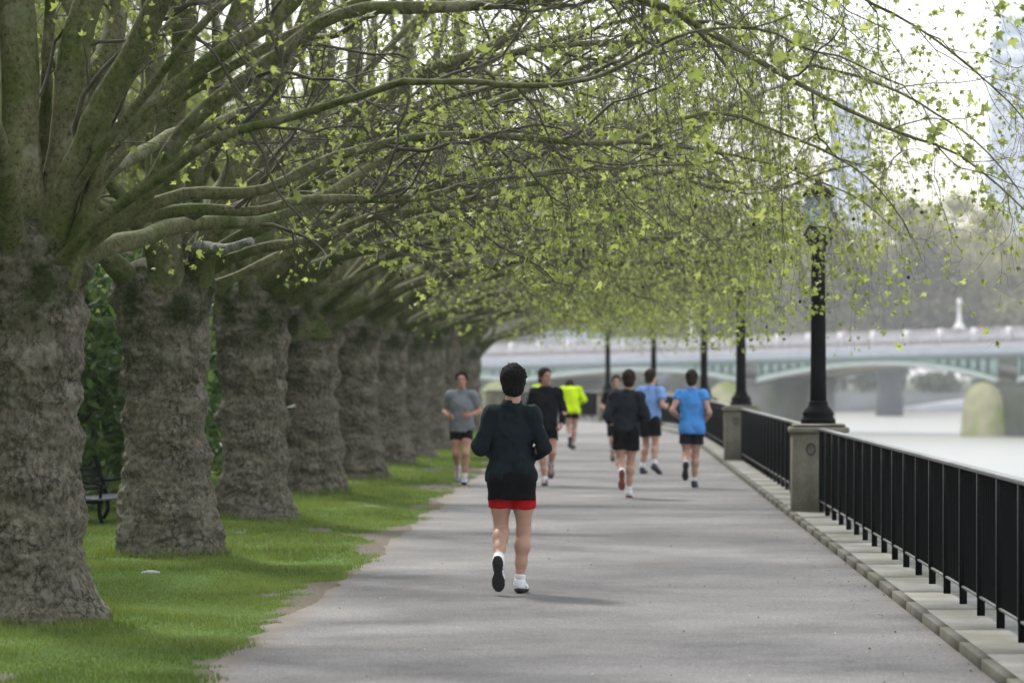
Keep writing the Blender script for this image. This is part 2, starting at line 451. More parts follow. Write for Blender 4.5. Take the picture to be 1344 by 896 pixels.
def make_person(label, loc, heading, height, pose, outfit, group=None, cell=.008, seed=1, face=True, name='person'):
    J = dict(STAND); J.update(pose)
    J = {k: (np.array(v, float) if isinstance(v, tuple) else v) for k, v in J.items()}
    t = empty(name, loc, heading)
    t.scale = (height / 1.75,) * 3
    tag(t, label, 'person', group)
    pel, chest, neck, head = J['pel'], J['chest'], J['neck'], J['head']
    hipL, hipR = pel + np.array([-.09, 0, -.03]), pel + np.array([.09, 0, -.03])
    up = unit(chest - pel)
    ca, sa = math.cos(J['yaw']), math.sin(J['yaw']); cn, sn = math.cos(J['nod']), math.sin(J['nod'])
    hx = np.array([ca, sa, 0]); hy0 = np.array([-sa, ca, 0])
    hy = hy0 * cn - np.array([0, 0, 1]) * sn; hz = np.array([0, 0, 1]) * cn + hy0 * sn
    HA = np.array([hx, hy, hz])
    def hp(x, y, z): return head + hx * x + hy * y + hz * z
    b = []
    # torso
    b += [E_(chest - up * .01, (.155, .104, .18), .04), E_(lerp(pel, chest, .45), (.138, .098, .16), .05), E_(pel, (.150, .108, .125), .04)]
    b += [C_(J['shL'] - up * .02, J['shR'] - up * .02, .046, .046, .03), C_(lerp(J['shL'], J['shR'], .12) + up * .0, neck - up * .01, .036, .046, .03), C_(lerp(J['shL'], J['shR'], .88) + up * .0, neck - up * .01, .036, .046, .03)]
    b += [C_(neck - up * .05, head + np.array([0, 0, -.06]) - hy * .015, .062, .056, .03)]
    for s in 'LR':
        sh, el, wr = J['sh' + s], J['el' + s], J['wr' + s]
        hip, kn, an = (hipL if s == 'L' else hipR), J['kn' + s], J['an' + s]
        b += [E_(sh, (.053, .055, .056), .03), C_(sh, lerp(sh, el, .45), .048, .046, .02), C_(lerp(sh, el, .35), el, .046, .038, .02)]
        b += [C_(el, lerp(el, wr, .3), .04, .044, .02), C_(lerp(el, wr, .3), wr, .044, .027, .02)]
        fwd = unit(np.cross(np.array([1, 0, 0]), unit(kn - hip))) * -1
        th = unit(kn - hip); sb = unit(an - kn)
        back = unit(np.array([0, -1, 0]) - sb * (np.array([0, -1, 0]) @ sb))
        b += [E_(hip + np.array([0, -.045, -.01]), (.080, .082, .10), .04), C_(hip, lerp(hip, kn, .55), .080, .069, .04), C_(lerp(hip, kn, .5), kn, .074, .052, .04)]
        b += [E_(kn - back * .012, (.05, .05, .058), .03), C_(kn, lerp(kn, an, .3) + back * .018, .049, .056, .03),
              C_(lerp(kn, an, .26) + back * .02, lerp(kn, an, .62) + back * .006, .056, .042, .03), C_(lerp(kn, an, .6), an, .042, .033, .03)]
        toe = unit(J['toe' + s])
        b += [C_(an, an + toe * .15 + np.array([0, 0, -.02]), .03, .025, .02)]
    # head
    b += [E_(hp(0, -.012, .035), (.076, .094, .088), .03, HA), E_(hp(0, .022, -.035), (.060, .068, .085), .03, HA), E_(hp(0, .062, -.095), (.03, .028, .022), .03, HA)]
    b += [E_(hp(-.077, -.008, -.01), (.010, .020, .032), .008, HA), E_(hp(.077, -.008, -.01), (.010, .020, .032), .008, HA)]
    if face:
        b += [C_(hp(0, .084, .018), hp(0, .106, -.024), .009, .015, .012), E_(hp(-.016, .094, -.028), (.010, .012, .008), .008, HA), E_(hp(.016, .094, -.028), (.010, .012, .008), .008, HA),
              E_(hp(0, .083, .036), (.05, .016, .012), .014, HA), E_(hp(0, .084, -.068), (.026, .012, .012), .008, HA)]
    V, F = sdf_mesh(b, cell)
    hv, hf, n0 = [V], [F], len(V)
    for s, sg in (('L', -1), ('R', 1)):
        hpz = hand_prims(J['wr' + s], J.get('hd' + s, unit(J['wr' + s] - J['el' + s])), sg, J.get('hu' + s, np.array([-sg * .9, 0, .45]) * -1))
        v2, f2 = sdf_mesh(hpz, .0042)
        hv.append(v2); hf.append(f2 + n0); n0 += len(v2)
    o = obj('body', mesh_np('body', np.concatenate(hv), [np.concatenate(hf)], True), outfit.get('skin', M['skin']), t)
    def part(nm, prims, mat, planes=(), wr=0.0, ws=(9, 9, 5), c=None, par=None):
        v, f = sdf_mesh(prims, c or cell, planes)
        if wr: v = wrinkle(v, f, wr, ws, seed)
        return obj(nm, mesh_np(nm, v, [f], True), mat, par or t)
    # hair
    hs = outfit.get('hair_thick', .012)
    hp_ = [E_(hp(0, -.018, .045), (.078 + hs, .094 + hs, .086 + hs), .02, HA), E_(hp(0, -.05, -.03), (.066 + hs * .7, .055 + hs, .075), .02, HA),
           E_(hp(-.07, -.01, .01), (.012 + hs * .4, .03, .035), .01, HA), E_(hp(.07, -.01, .01), (.012 + hs * .4, .03, .035), .01, HA)]
    if outfit.get('spiky'):
        rr = random.Random(4)
        for i in range(110):
            a = rr.uniform(0, 6.28); e = rr.uniform(-.1, 1.5)
            dv = np.array([math.cos(a) * math.cos(e), math.sin(a) * math.cos(e), math.sin(e)])
            p0 = np.array([dv[0] * .080, -.018 + dv[1] * .096, .045 + dv[2] * .09])
            p1 = p0 + dv * rr.uniform(.008, .02) + np.array([rr.uniform(-.012, .012), -.01, rr.uniform(-.012, .01)])
            hp_.append(C_(hp(*p0), hp(*p1), .012, .003, .008))
    fcut = [(hp(0, .045, .05), unit(hy * .9 - hz * .55))]
    part('hair', hp_, outfit['hair'], fcut, .005, (60, 60, 22), c=min(cell, .006))
    if face and outfit.get('eyes'):
        for sx in (-1, 1):
            v, f = sdf_mesh([E_(hp(sx * .032, .079, .012), (.013, .009, .007), .004, HA)], .003)
            obj('eye', mesh_np('eye', v, [f], True), M['eye'], t)
        v, f = sdf_mesh([E_(hp(0, .0915, -.066), (.024, .007, .005), .004, HA)], .003)
        obj('mouth', mesh_np('mouth', v, [f], True), M['lip'], t)
    # top
    hem = outfit['hem']; ez = outfit.get('ease', .022)
    hemc = pel + up * (hem - .92)
    tp = [C_(hemc - up * .09, lerp(pel, chest, .75), .153 + ez, .146 + ez, .04, sc=(1, .78, 1)), E_(chest - up * .005, (.158 + ez * .6, .108 + ez * .8, .185), .04),
          C_(J['shL'] - up * .02, J['shR'] - up * .02, .050 + ez * .2, .050 + ez * .2, .03),
          C_(lerp(J['shL'], J['shR'], .06) - up * .004, neck - up * .03, .044, .052, .045), C_(lerp(J['shL'], J['shR'], .94) - up * .004, neck - up * .03, .044, .052, .045)]
    for s in 'LR':
        sh, el, wr = J['sh' + s], J['el' + s], J['wr' + s]
        tp.append(E_(sh - up * .015, (.056 + ez * .2, .060 + ez * .3, .058 + ez * .2), .05))
        sl = outfit.get('sleeve', 'long')
        if sl == 'long':
            tp += [C_(sh, el, .051 + ez * .3, .044 + ez * .4, .045), C_(el, lerp(el, wr, .95), .045 + ez * .4, .033 + ez * .3, .02, flat=True)]
        else:
            tp += [C_(sh, lerp(sh, el, .62 if sl == 'short' else .35), .053 + ez * .35, .056 + ez * .6, .045, flat=True)]
    if hem < .87: tp += [E_(h_ + np.array([0, -.047, -.005]), (.085 + ez * .7, .088 + ez * .7, .115), .03) for h_ in (hipL, hipR)]
    tp.append(C_(neck - up * .07, neck - up * .004, .064, .059, .03))
    part('shirt', tp, outfit['top'], [(hemc, -up), (neck + np.array([0, 0, .020]), unit((neck - pel) + np.array([0, -.02, 0])) )], outfit.get('wr', .010), (7, 7, 4.5))
    if 'under' in outfit:                                          # a longer layer showing below the hem
        um, uz = outfit['under']
        uc = pel + up * (uz - .92)
        part('undershirt', [C_(uc - up * .09, pel + up * .1, .187, .158, .03, sc=(1, .84, 1))] + [E_(h_ + np.array([0, -.047, -.03]), (.095, .10, .13), .03) for h_ in (hipL, hipR)], um, [(uc, -up), (hemc + up * .06, up)], .004)
    # shorts
    sz = outfit['shorts_len']
    sp = [E_(pel + np.array([0, -.005, 0]), (.158, .118, .13), .04)]
    for s in 'LR':
        hip, kn = (hipL if s == 'L' else hipR), J['kn' + s]
        sp += [E_(hip + np.array([0, -.047, -.005]), (.090, .097, .115), .03), C_(hip + np.array([0, -.012, .02]), lerp(hip, kn, sz), .087, .092 + outfit.get('flare', .0), .025, flat=True)]
    part('shorts', sp, outfit['shorts'], [(pel + up * outfit.get('waist', .12), up)], .006, (9, 9, 4))
    # socks and shoes
    for s in 'LR':
        kn, an = J['kn' + s], J['an' + s]
        toe = unit(J['toe' + s]); sd = unit(np.cross(toe, np.array([0, 0, 1.0]))) if abs(toe[2]) < .96 else np.array([1.0, 0, 0])
        nu = np.cross(sd, toe)
        sb = unit(an - kn)
        sk = outfit.get('sock', .06)
        part('sock', [C_(an - sb * sk, an + toe * .01, .040, .040, .01)], outfit.get('sockmat', M['white']), [(an - sb * sk, -sb)], .002, c=.006)
        hl = an - toe * .045 - nu * .075                            # heel on the sole
        A = np.array([sd, toe, nu])
        up_ = [E_(hl + toe * .045 + nu * .045, (.036, .05, .05), .03, A), C_(hl + toe * .05 + nu * .055, hl + toe * .19 + nu * .035, .04, .034, .03), E_(hl + toe * .2 + nu * .03, (.046, .075, .032), .03, A),
               C_(an - sb * .02, an + toe * .02 - nu * .02, .043, .043, .02)]
        sh_ = part('shoe', up_, outfit['shoe'], [(hl + nu * .008, -nu), (an - sb * .012, -sb)], .0, c=.006)
        so = [E_(hl + toe * .045 + nu * .010, (.039, .056, .018), .02, A), E_(hl + toe * .115 + nu * .010, (.032, .08, .015), .03, A), E_(hl + toe * .205 + nu * .012, (.050, .078, .018), .02, A)]
        part('sole', so, outfit.get('sole', M['black_rubber']), [], .0015, (60, 60, 60), c=.005, par=sh_)
        if outfit.get('stripe'):
            st = []
            for q in (.07, .105, .14):
                for e in (-1, 1):
                    st.append(C_(hl + toe * q + sd * e * .038 + nu * .03, hl + toe * (q + .02) + sd * e * .028 + nu * .07, .005, .005, .003))
            part('stripe', st, outfit['stripe'], c=.004, par=sh_)
    return t

M['white'] = cloth('white_sock', (.75, .75, .76))
M['black_rubber'] = simple('black_rubber_sole', (.012, .012, .012), .7, .3, 60, .5, 90)
M['whiteshoe'] = simple('white_mesh_shoe', (.72, .74, .78), .6, .08, 40, .2, 160)
M['darkshoe'] = simple('dark_blue_shoe', (.03, .04, .07), .6, .3, 40)
M['paleshoe'] = simple('pale_blue_shoe', (.45, .52, .66), .6, .2, 40)
M['blackcloth'] = cloth('black_shorts_cloth', (.005, .005, .006))
M['navytop'] = cloth('dark_slate_sweatshirt', (.009, .0155, .0195))
M['blacktop'] = cloth('black_running_top', (.008, .009, .012))
M['red'] = cloth('red_shorts_cloth', (.42, .008, .012))
M['grey'] = cloth('grey_marl_tshirt', (.20, .215, .245))
M['hiviz'] = cloth('high_visibility_yellow_cloth', (.58, .80, .015))
M['darktop'] = cloth('charcoal_running_top', (.016, .020, .028))
M['paleblue'] = cloth('pale_blue_tshirt_cloth', (.20, .34, .66))
M['blue'] = cloth('bright_blue_tshirt_cloth', (.075, .27, .66))
M['redsole'] = simple('brick_red_sole', (.20, .05, .035), .7, .2, 40)
M['bluetrim'] = simple('navy_trim', (.03, .06, .18), .5, .2, 40)
M['navyshorts'] = cloth('navy_shorts_cloth', (.010, .012, .022))

def ground_x(px, D): return (px - VPX) * D / F_PX

RUN = 'runners on the riverside path'
def build_people():
    # front runner, seen from behind, left foot just off the ground
    make_person('black haired runner in dark sweatshirt over red shorts with one black shoe sole raised', (-.742, 26.1, 0), 0, 1.75,
        dict(pel=(-.005, 0, .93), chest=(-.005, .03, 1.25), neck=(0, .035, 1.455), head=(.005, .055, 1.605),
             shL=(-.150, .02, 1.365), shR=(.150, .02, 1.365), elL=(-.248, -.05, 1.12), elR=(.252, -.05, 1.11), wrL=(-.13, .17, 1.07), wrR=(.13, .17, 1.05),
             knL=(-.088, .03, .475), anL=(-.098, -.27, .275), toeL=(.02, .30, -.95), knR=(.085, .03, .47), anR=(.055, -.02, .095), toeR=(.12, 1, -.06)),
        dict(top=M['navytop'], hem=.852, ease=.018, wr=.013, shorts=M['red'], waist=-.13, shorts_len=.56, flare=.0, under=(M['blackcloth'], .705), hair=M['hairblack'], hair_thick=.02, spiky=True,
             shoe=M['whiteshoe'], stripe=M['bluetrim'], sock=.05), RUN, cell=.006, seed=3)
    # grey t-shirt, towards us
    make_person('man in grey marl t-shirt and black shorts running towards us along the grass edge', (ground_x(606, 51.7), 51.7, 0), math.pi, 1.72,
        dict(elL=(-.27, -.09, 1.14), elR=(.27, -.08, 1.13), wrL=(-.12, .13, 1.08), wrR=(.20, .15, 1.06),
             knL=(-.07, .16, .49), anL=(-.045, .10, .095), toeL=(0, 1, .05), knR=(.085, .03, .49), anR=(.075, -.34, .27), toeR=(0, .45, -.88)),
        dict(top=M['grey'], hem=.835, ease=.03, sleeve='short', shorts=M['blackcloth'], shorts_len=.48, hair=M['hairblack'], shoe=M['paleshoe'], eyes=True, sock=.10, skin=M['skinb']), RUN, cell=.009, seed=5)
    # black top towards us, head turned
    make_person('man in black long sleeved top and black shorts running towards us with head turned', (ground_x(716, 51.4), 51.4, 0), math.pi, 1.77,
        dict(yaw=.7, shL=(-.178, .03, 1.39), shR=(.175, .03, 1.385), elL=(-.27, -.05, 1.12), elR=(.27, -.05, 1.13), wrL=(-.24, .10, .92), wrR=(.20, .15, 1.04),
             knL=(-.10, .08, .50), anL=(-.075, -.30, .33), toeL=(0, .5, -.85), knR=(.05, .08, .48), anR=(.01, .10, .09), toeR=(0, 1, -.05)),
        dict(top=M['blacktop'], hem=.84, ease=.022, shorts=M['blackcloth'], shorts_len=.54, hair=M['hairbrown'], shoe=M['darkshoe'], sock=.05, eyes=True, skin=M['skinb']), RUN, cell=.009, seed=6)
    # hi-viz, away, head bowed
    make_person('runner in yellow high visibility jacket and black shorts with head bowed', (ground_x(750, 76), 76, 0), .1, 1.72,
        dict(pel=(0, -.02, .92), chest=(0, .10, 1.23), neck=(0, .22, 1.40), head=(-.01, .36, 1.44), nod=.75, shL=(-.18, .16, 1.36), shR=(.18, .16, 1.36),
             elL=(-.29, .02, 1.15), elR=(.30, .02, 1.12), wrL=(-.16, .24, 1.05), wrR=(.17, .24, 1.03),
             knL=(-.07, .0, .49), anL=(-.06, -.30, .28), toeL=(0, .4, -.9), knR=(.07, .06, .48), anR=(.045, -.02, .09)),
        dict(top=M['hiviz'], hem=.79, ease=.024, shorts=M['blackcloth'], shorts_len=.42, hair=M['hairbrown'], shoe=M['darkshoe'], sock=.05), RUN, cell=.011, seed=7, face=False)
    # hi-viz behind the black-topped man
    make_person('runner in yellow top half hidden behind the man in black', (ground_x(710, 92), 92, 0), 0, 1.66, 
        dict(knL=(-.08, .05, .48), anL=(-.07, -.25, .26), toeL=(0, .4, -.9)),
        dict(top=M['hiviz'], hem=.82, ease=.03, shorts=M['blackcloth'], shorts_len=.5, hair=M['hairbrown'], shoe=M['darkshoe']), RUN, cell=.014, seed=8, face=False)
    # charcoal top, away
    make_person('man in charcoal long sleeved top running away with a brick red shoe sole raised', (ground_x(822, 46.3), 46.3, 0), 0, 1.74,
        dict(shL=(-.165, .03, 1.39), shR=(.185, .03, 1.38), elL=(-.255, -.10, 1.12), elR=(.27, -.10, 1.12), wrL=(-.23, .13, 1.04), wrR=(.2, .13, 1.10), head=(.035, .07, 1.61), neck=(.02, .05, 1.455),
             knL=(-.075, .0, .49), anL=(-.06, -.30, .36), toeL=(-.02, .22, -.97), knR=(.06, .05, .48), anR=(.035, -.02, .09), toeR=(.05, 1, -.1)),
        dict(top=M['darktop'], hem=.90, ease=.028, shorts=M['blackcloth'], shorts_len=.56, flare=.01, hair=M['hairbrown'], shoe=M['whiteshoe'], sole=M['redsole'], sock=.06, stripe=M['bluetrim']), RUN, cell=.009, seed=9)
    # pale blue, away
    make_person('man in pale blue t-shirt and black shorts running away beside the charcoal top', (ground_x(853, 57.3), 57.3, 0), -.35, 1.76,
        dict(yaw=-.5, elL=(-.27, -.08, 1.14), elR=(.27, -.14, 1.15), wrL=(-.17, .16, 1.08), wrR=(.25, .10, 1.12),
             knL=(-.10, .10, .48), anL=(-.13, -.02, .095), toeL=(-.1, 1, -.05), knR=(.10, -.02, .48), anR=(.15, -.20, .16), toeR=(.35, .8, -.5)),
        dict(top=M['paleblue'], hem=.89, ease=.03, sleeve='short', shorts=M['blackcloth'], shorts_len=.60, flare=.012, hair=M['hairbrown'], shoe=M['darkshoe'], sock=.09), RUN, cell=.010, seed=10)
    # bright blue, away
    make_person('man in bright blue cap sleeved t-shirt and navy shorts running beside the railing', (ground_x(908, 50.4), 50.4, 0), 0, 1.74,
        dict(shL=(-.172, .03, 1.385), shR=(.172, .03, 1.385), elL=(-.30, -.10, 1.15), elR=(.255, -.10, 1.12), wrL=(-.19, .10, 1.04), wrR=(.22, .14, 1.02),
             knL=(-.08, .02, .49), anL=(-.095, -.30, .36), toeL=(-.06, .25, -.96), knR=(.055, .05, .48), anR=(.035, .0, .09), toeR=(.1, 1, -.05)),
        dict(top=M['blue'], hem=.80, ease=.028, sleeve='cap', shorts=M['navyshorts'], shorts_len=.56, flare=.008, hair=M['hairbrown'], shoe=M['darkshoe'], sock=.06), RUN, cell=.009, seed=11)
    # dark clothed runner hidden behind the charcoal top
    make_person('dark clothed runner almost hidden behind the charcoal topped man', (ground_x(809, 63), 63, 0), math.pi, 1.66,
        dict(knR=(.08, .06, .49), anR=(.07, -.25, .3), toeR=(0, .4, -.9), knL=(-.06, .08, .48), anL=(-.04, .1, .09)),
        dict(top=M['blacktop'], hem=.85, ease=.025, sleeve='short', shorts=M['blackcloth'], shorts_len=.8, hair=M['hairbrown'], shoe=M['darkshoe']), RUN, cell=.012, seed=12, face=False)
# ------------------------------------------------------------------ plane trees
def catmull(P, n):
    P = np.asarray(P, float)
    Q = np.vstack([2 * P[0] - P[1], P, 2 * P[-1] - P[-2]])
    L = np.concatenate([[0], np.cumsum(np.linalg.norm(np.diff(P, axis=0), axis=1))])
    t = np.linspace(0, L[-1], n)
    k = np.clip(np.searchsorted(L, t, side='right') - 1, 0, len(P) - 2)
    u = ((t - L[k]) / (L[k + 1] - L[k] + 1e-9))[:, None]
    a, b, c, d = Q[k], Q[k + 1], Q[k + 2], Q[k + 3]
    return .5 * ((2 * b) + (-a + c) * u + (2 * a - 5 * b + 4 * c - d) * u ** 2 + (-a + 3 * b - 3 * c + d) * u ** 3), L[-1]

def grow(p0, d0, L, n, wig, droop, g):
    Mn = len(p0)
    P = np.empty((Mn, n, 3)); P[:, 0] = p0
    d = d0 / (np.linalg.norm(d0, axis=1, keepdims=True) + 1e-9)
    st = (L / (n - 1))[:, None]
    for i in range(1, n):
        d = d + g.normal(0, wig, (Mn, 3))
        d[:, 2] -= droop * st[:, 0]
        d /= np.linalg.norm(d, axis=1, keepdims=True) + 1e-9
        P[:, i] = P[:, i - 1] + d * st
    return P

def spawn(P, r, Ls, dens, tmin, a0, a1, g, maxn=None):
    Mn, n, _ = P.shape
    cnt = g.poisson(Ls * dens * np.ones(Mn))
    idx = np.repeat(np.arange(Mn), cnt)
    t = g.uniform(tmin, 1.0, len(idx)) * (n - 1)
    k = np.minimum(t.astype(int), n - 2); u = (t - k)[:, None]
    p = P[idx, k] * (1 - u) + P[idx, k + 1] * u
    T = P[idx, k + 1] - P[idx, k]; T /= np.linalg.norm(T, axis=1, keepdims=True) + 1e-9
    v = g.normal(0, 1, (len(idx), 3)); v -= T * (v * T).sum(1, keepdims=True); v /= np.linalg.norm(v, axis=1, keepdims=True) + 1e-9
    a = g.uniform(a0, a1, len(idx))[:, None]
    rr = r[idx, k] * (1 - u[:, 0]) + r[idx, k + 1] * u[:, 0]
    return idx, t / (n - 1), p, T * np.cos(a) + v * np.sin(a), rr

LEAF_V = np.array([(0, 0, 0), (-.36, .12, .05), (-.52, .50, .10), (-.20, .48, .03), (0, 1, -.06), (.20, .48, .03), (.52, .50, .10), (.36, .12, .05)])
LEAF_F = np.array([(0, 3, 1), (1, 3, 2), (0, 4, 3), (0, 5, 4), (0, 7, 5), (7, 6, 5)])
LEAF2_V = np.array([(0, 0, 0), (-.42, .48, .08), (0, 1, 0), (.42, .48, .08)])
LEAF2_F = np.array([(0, 2, 1), (0, 3, 2)])
OVAL_V = np.array([(0, 0, 0), (-.17, .25, .04), (-.2, .6, .05), (0, 1, -.05), (.2, .6, .05), (.17, .25, .04)])
OVAL_F = np.array([(0, 3, 2), (0, 2, 1), (0, 4, 3), (0, 5, 4)])

def leaves(P, D, S, g, tmpl=None):
    """P points, D growing directions, S sizes"""
    LV, LF = tmpl if tmpl else (LEAF_V, LEAF_F)
    m = len(P)
    y = D / (np.linalg.norm(D, axis=1, keepdims=True) + 1e-9)
    q = g.normal(0, 1, (m, 3)); x = np.cross(y, q); x /= np.linalg.norm(x, axis=1, keepdims=True) + 1e-9
    z = np.cross(x, y)
    V = P[:, None, :] + S[:, None, None] * (LV[None, :, 0, None] * x[:, None] + LV[None, :, 1, None] * y[:, None] + LV[None, :, 2, None] * z[:, None])
    F = (LF[None] + (np.arange(m) * len(LV))[:, None, None]).reshape(-1, LF.shape[1])
    rnd = np.repeat(g.uniform(0, 1, m), len(LV))
    return V.reshape(-1, 3), F, rnd

def trunk_mesh(seed, h=2.75, nv=230, nu=190, rs=1.0, lean=(-.06, .0)):
    z = np.linspace(-.12, 1.0, nv); z = np.where(z < 0, z, z) * h
    ztop = h
    a = np.arange(nu) * 2 * math.pi / nu
    zr = np.array([-.4, 0, .12, .35, .8, 1.4, 1.9, 2.2, 2.45, 2.75]) / 2.75 * h
    rr = np.array([.62, .525, .465, .42, .385, .365, .368, .415, .44, .40]) * rs
    base = np.interp(z, zr, rr)
    A, Z = np.meshgrid(a, z); B = np.repeat(base[:, None], nu, 1)
    ux, uy = np.cos(A).ravel(), np.sin(A).ravel()
    Zf = Z.ravel()
    Pn = np.stack([ux * .42, uy * .42, Zf], 1)
    # root flare lobes, rolling horizontal burrs, plates and cracks
    lob = vnoise(np.stack([ux * 1.9, uy * 1.9, np.full_like(ux, seed)], 1), seed) * .12 * np.exp(-np.clip(Zf, 0, 9) / .28)
    burr = fbm(Pn * np.array([1.8, 1.8, 4.2]), seed + 11, 4) * .048
    ridge = (1 - np.abs(vnoise(Pn * np.array([1.2, 1.2, 3.6]), seed + 21)) * 2.2) * .025 * (.4 + 1.2 * np.clip(vnoise(Pn * np.array([2.2, 2.2, 2.2]), seed + 27), 0, 1))
    knob = np.clip(vnoise(Pn * np.array([3.6, 3.6, 3.4]), seed + 29) - .15, 0, 1) * .055
    wq = np.stack([vnoise(Pn * 5, seed + 61), vnoise(Pn * 5, seed + 62), Zf * 0], 1)
    fis = np.abs(vnoise(Pn * np.array([15, 15, 3.2]) + wq * .5, seed + 37)); plate0 = -.011 * np.clip(1 - fis / .22, 0, 1)
    warp = np.stack([vnoise(Pn * 9, seed + 31), vnoise(Pn * 9, seed + 32), vnoise(Pn * 9, seed + 33)], 1) * .03
    vo = voro((Pn + warp) * np.array([13, 13, 8.5]), seed + 41)
    plate = np.clip(vo / .2, 0, 1) * .012 - .012
    vo2 = voro((Pn + warp * .6) * np.array([30, 30, 19]), seed + 45)
    plate = plate + np.clip(vo2 / .25, 0, 1) * .007 - .007
    fine = fbm(Pn * 24, seed + 51, 3) * .007
    r = B.ravel() + lob + burr + ridge + knob + plate0 + plate + fine
    tcap = np.clip((Zf - (h - .28)) / .28, 0, 1)
    r = r * np.sqrt(np.clip(1 - tcap ** 2.2 * .93, 0, 1))
    V = np.stack([ux * r + lean[0] * Zf / h, uy * r + lean[1] * Zf / h, Zf], 1)
    idx = np.arange(nv * nu).reshape(nv, nu)
    q = np.stack([idx[:-1], np.roll(idx, -1, 1)[:-1], np.roll(idx, -1, 1)[1:], idx[1:]], -1).reshape(-1, 4)
    cap = np.concatenate([V, [[lean[0], lean[1], h + .02]]])
    top = idx[-1]
    tri = np.stack([top, np.roll(top, -1), np.full(nu, len(V))], 1)
    return mesh_np('trunk', cap, [q, tri], True)

TRUNKS, SEED = [], []
def generic_limbs(g, low=4, mid=4, lead=4, thick=1.0):
    """limbs for one tree, local coordinates (trunk foot at 0): list of (points, r0, r1)"""
    L = []
    def limb(az, el, z0, length, r0, r1, flat, off=.18, dn=1.0):
        n = 14
        p = np.array([math.cos(az) * off - .05, math.sin(az) * off, z0]); P = [p.copy()]
        e = el; a = az
        for i in range(n - 1):
            f = (i + 1) / (n - 1)
            e_ = el + (flat - el) * min(1, f * 1.6) + g.normal(0, .07)
            a += g.normal(0, .06)
            p = p + np.array([math.cos(e_) * math.cos(a), math.cos(e_) * math.sin(a), math.sin(e_)]) * length / (n - 1)
            P.append(p.copy())
        L.append((np.array(P), r0, r1, dn))
    for i in range(lead):
        limb(g.uniform(0, 6.28), g.uniform(1.15, 1.5), 2.2, g.uniform(7, 9.5), g.uniform(.12, .16), .03, g.uniform(1.0, 1.5), dn=.45)
    for i in range(low):
        limb(g.uniform(-1.0, 1.0), g.uniform(.35, .65), g.uniform(2.25, 2.55), g.uniform(6.0, 8.2), g.uniform(.05, .085) * thick, .005, g.uniform(.0, .12))
    for i in range(mid):
        limb(g.uniform(-1.0, 1.0), g.uniform(.75, 1.1), g.uniform(2.4, 2.65), g.uniform(7.0, 9.0), g.uniform(.055, .09) * thick, .005, g.uniform(.0, .35))
    for i in range(2):
        limb(math.pi + g.uniform(-1.0, 1.0), g.uniform(.4, .9), 2.4, g.uniform(5, 7), .09, .006, .15)
    for sgn in (1, -1):
        limb(sgn * 1.57 + g.uniform(-.3, .3), g.uniform(.6, .9), 2.4, g.uniform(4.5, 6), .08, .006, .2)
    return L

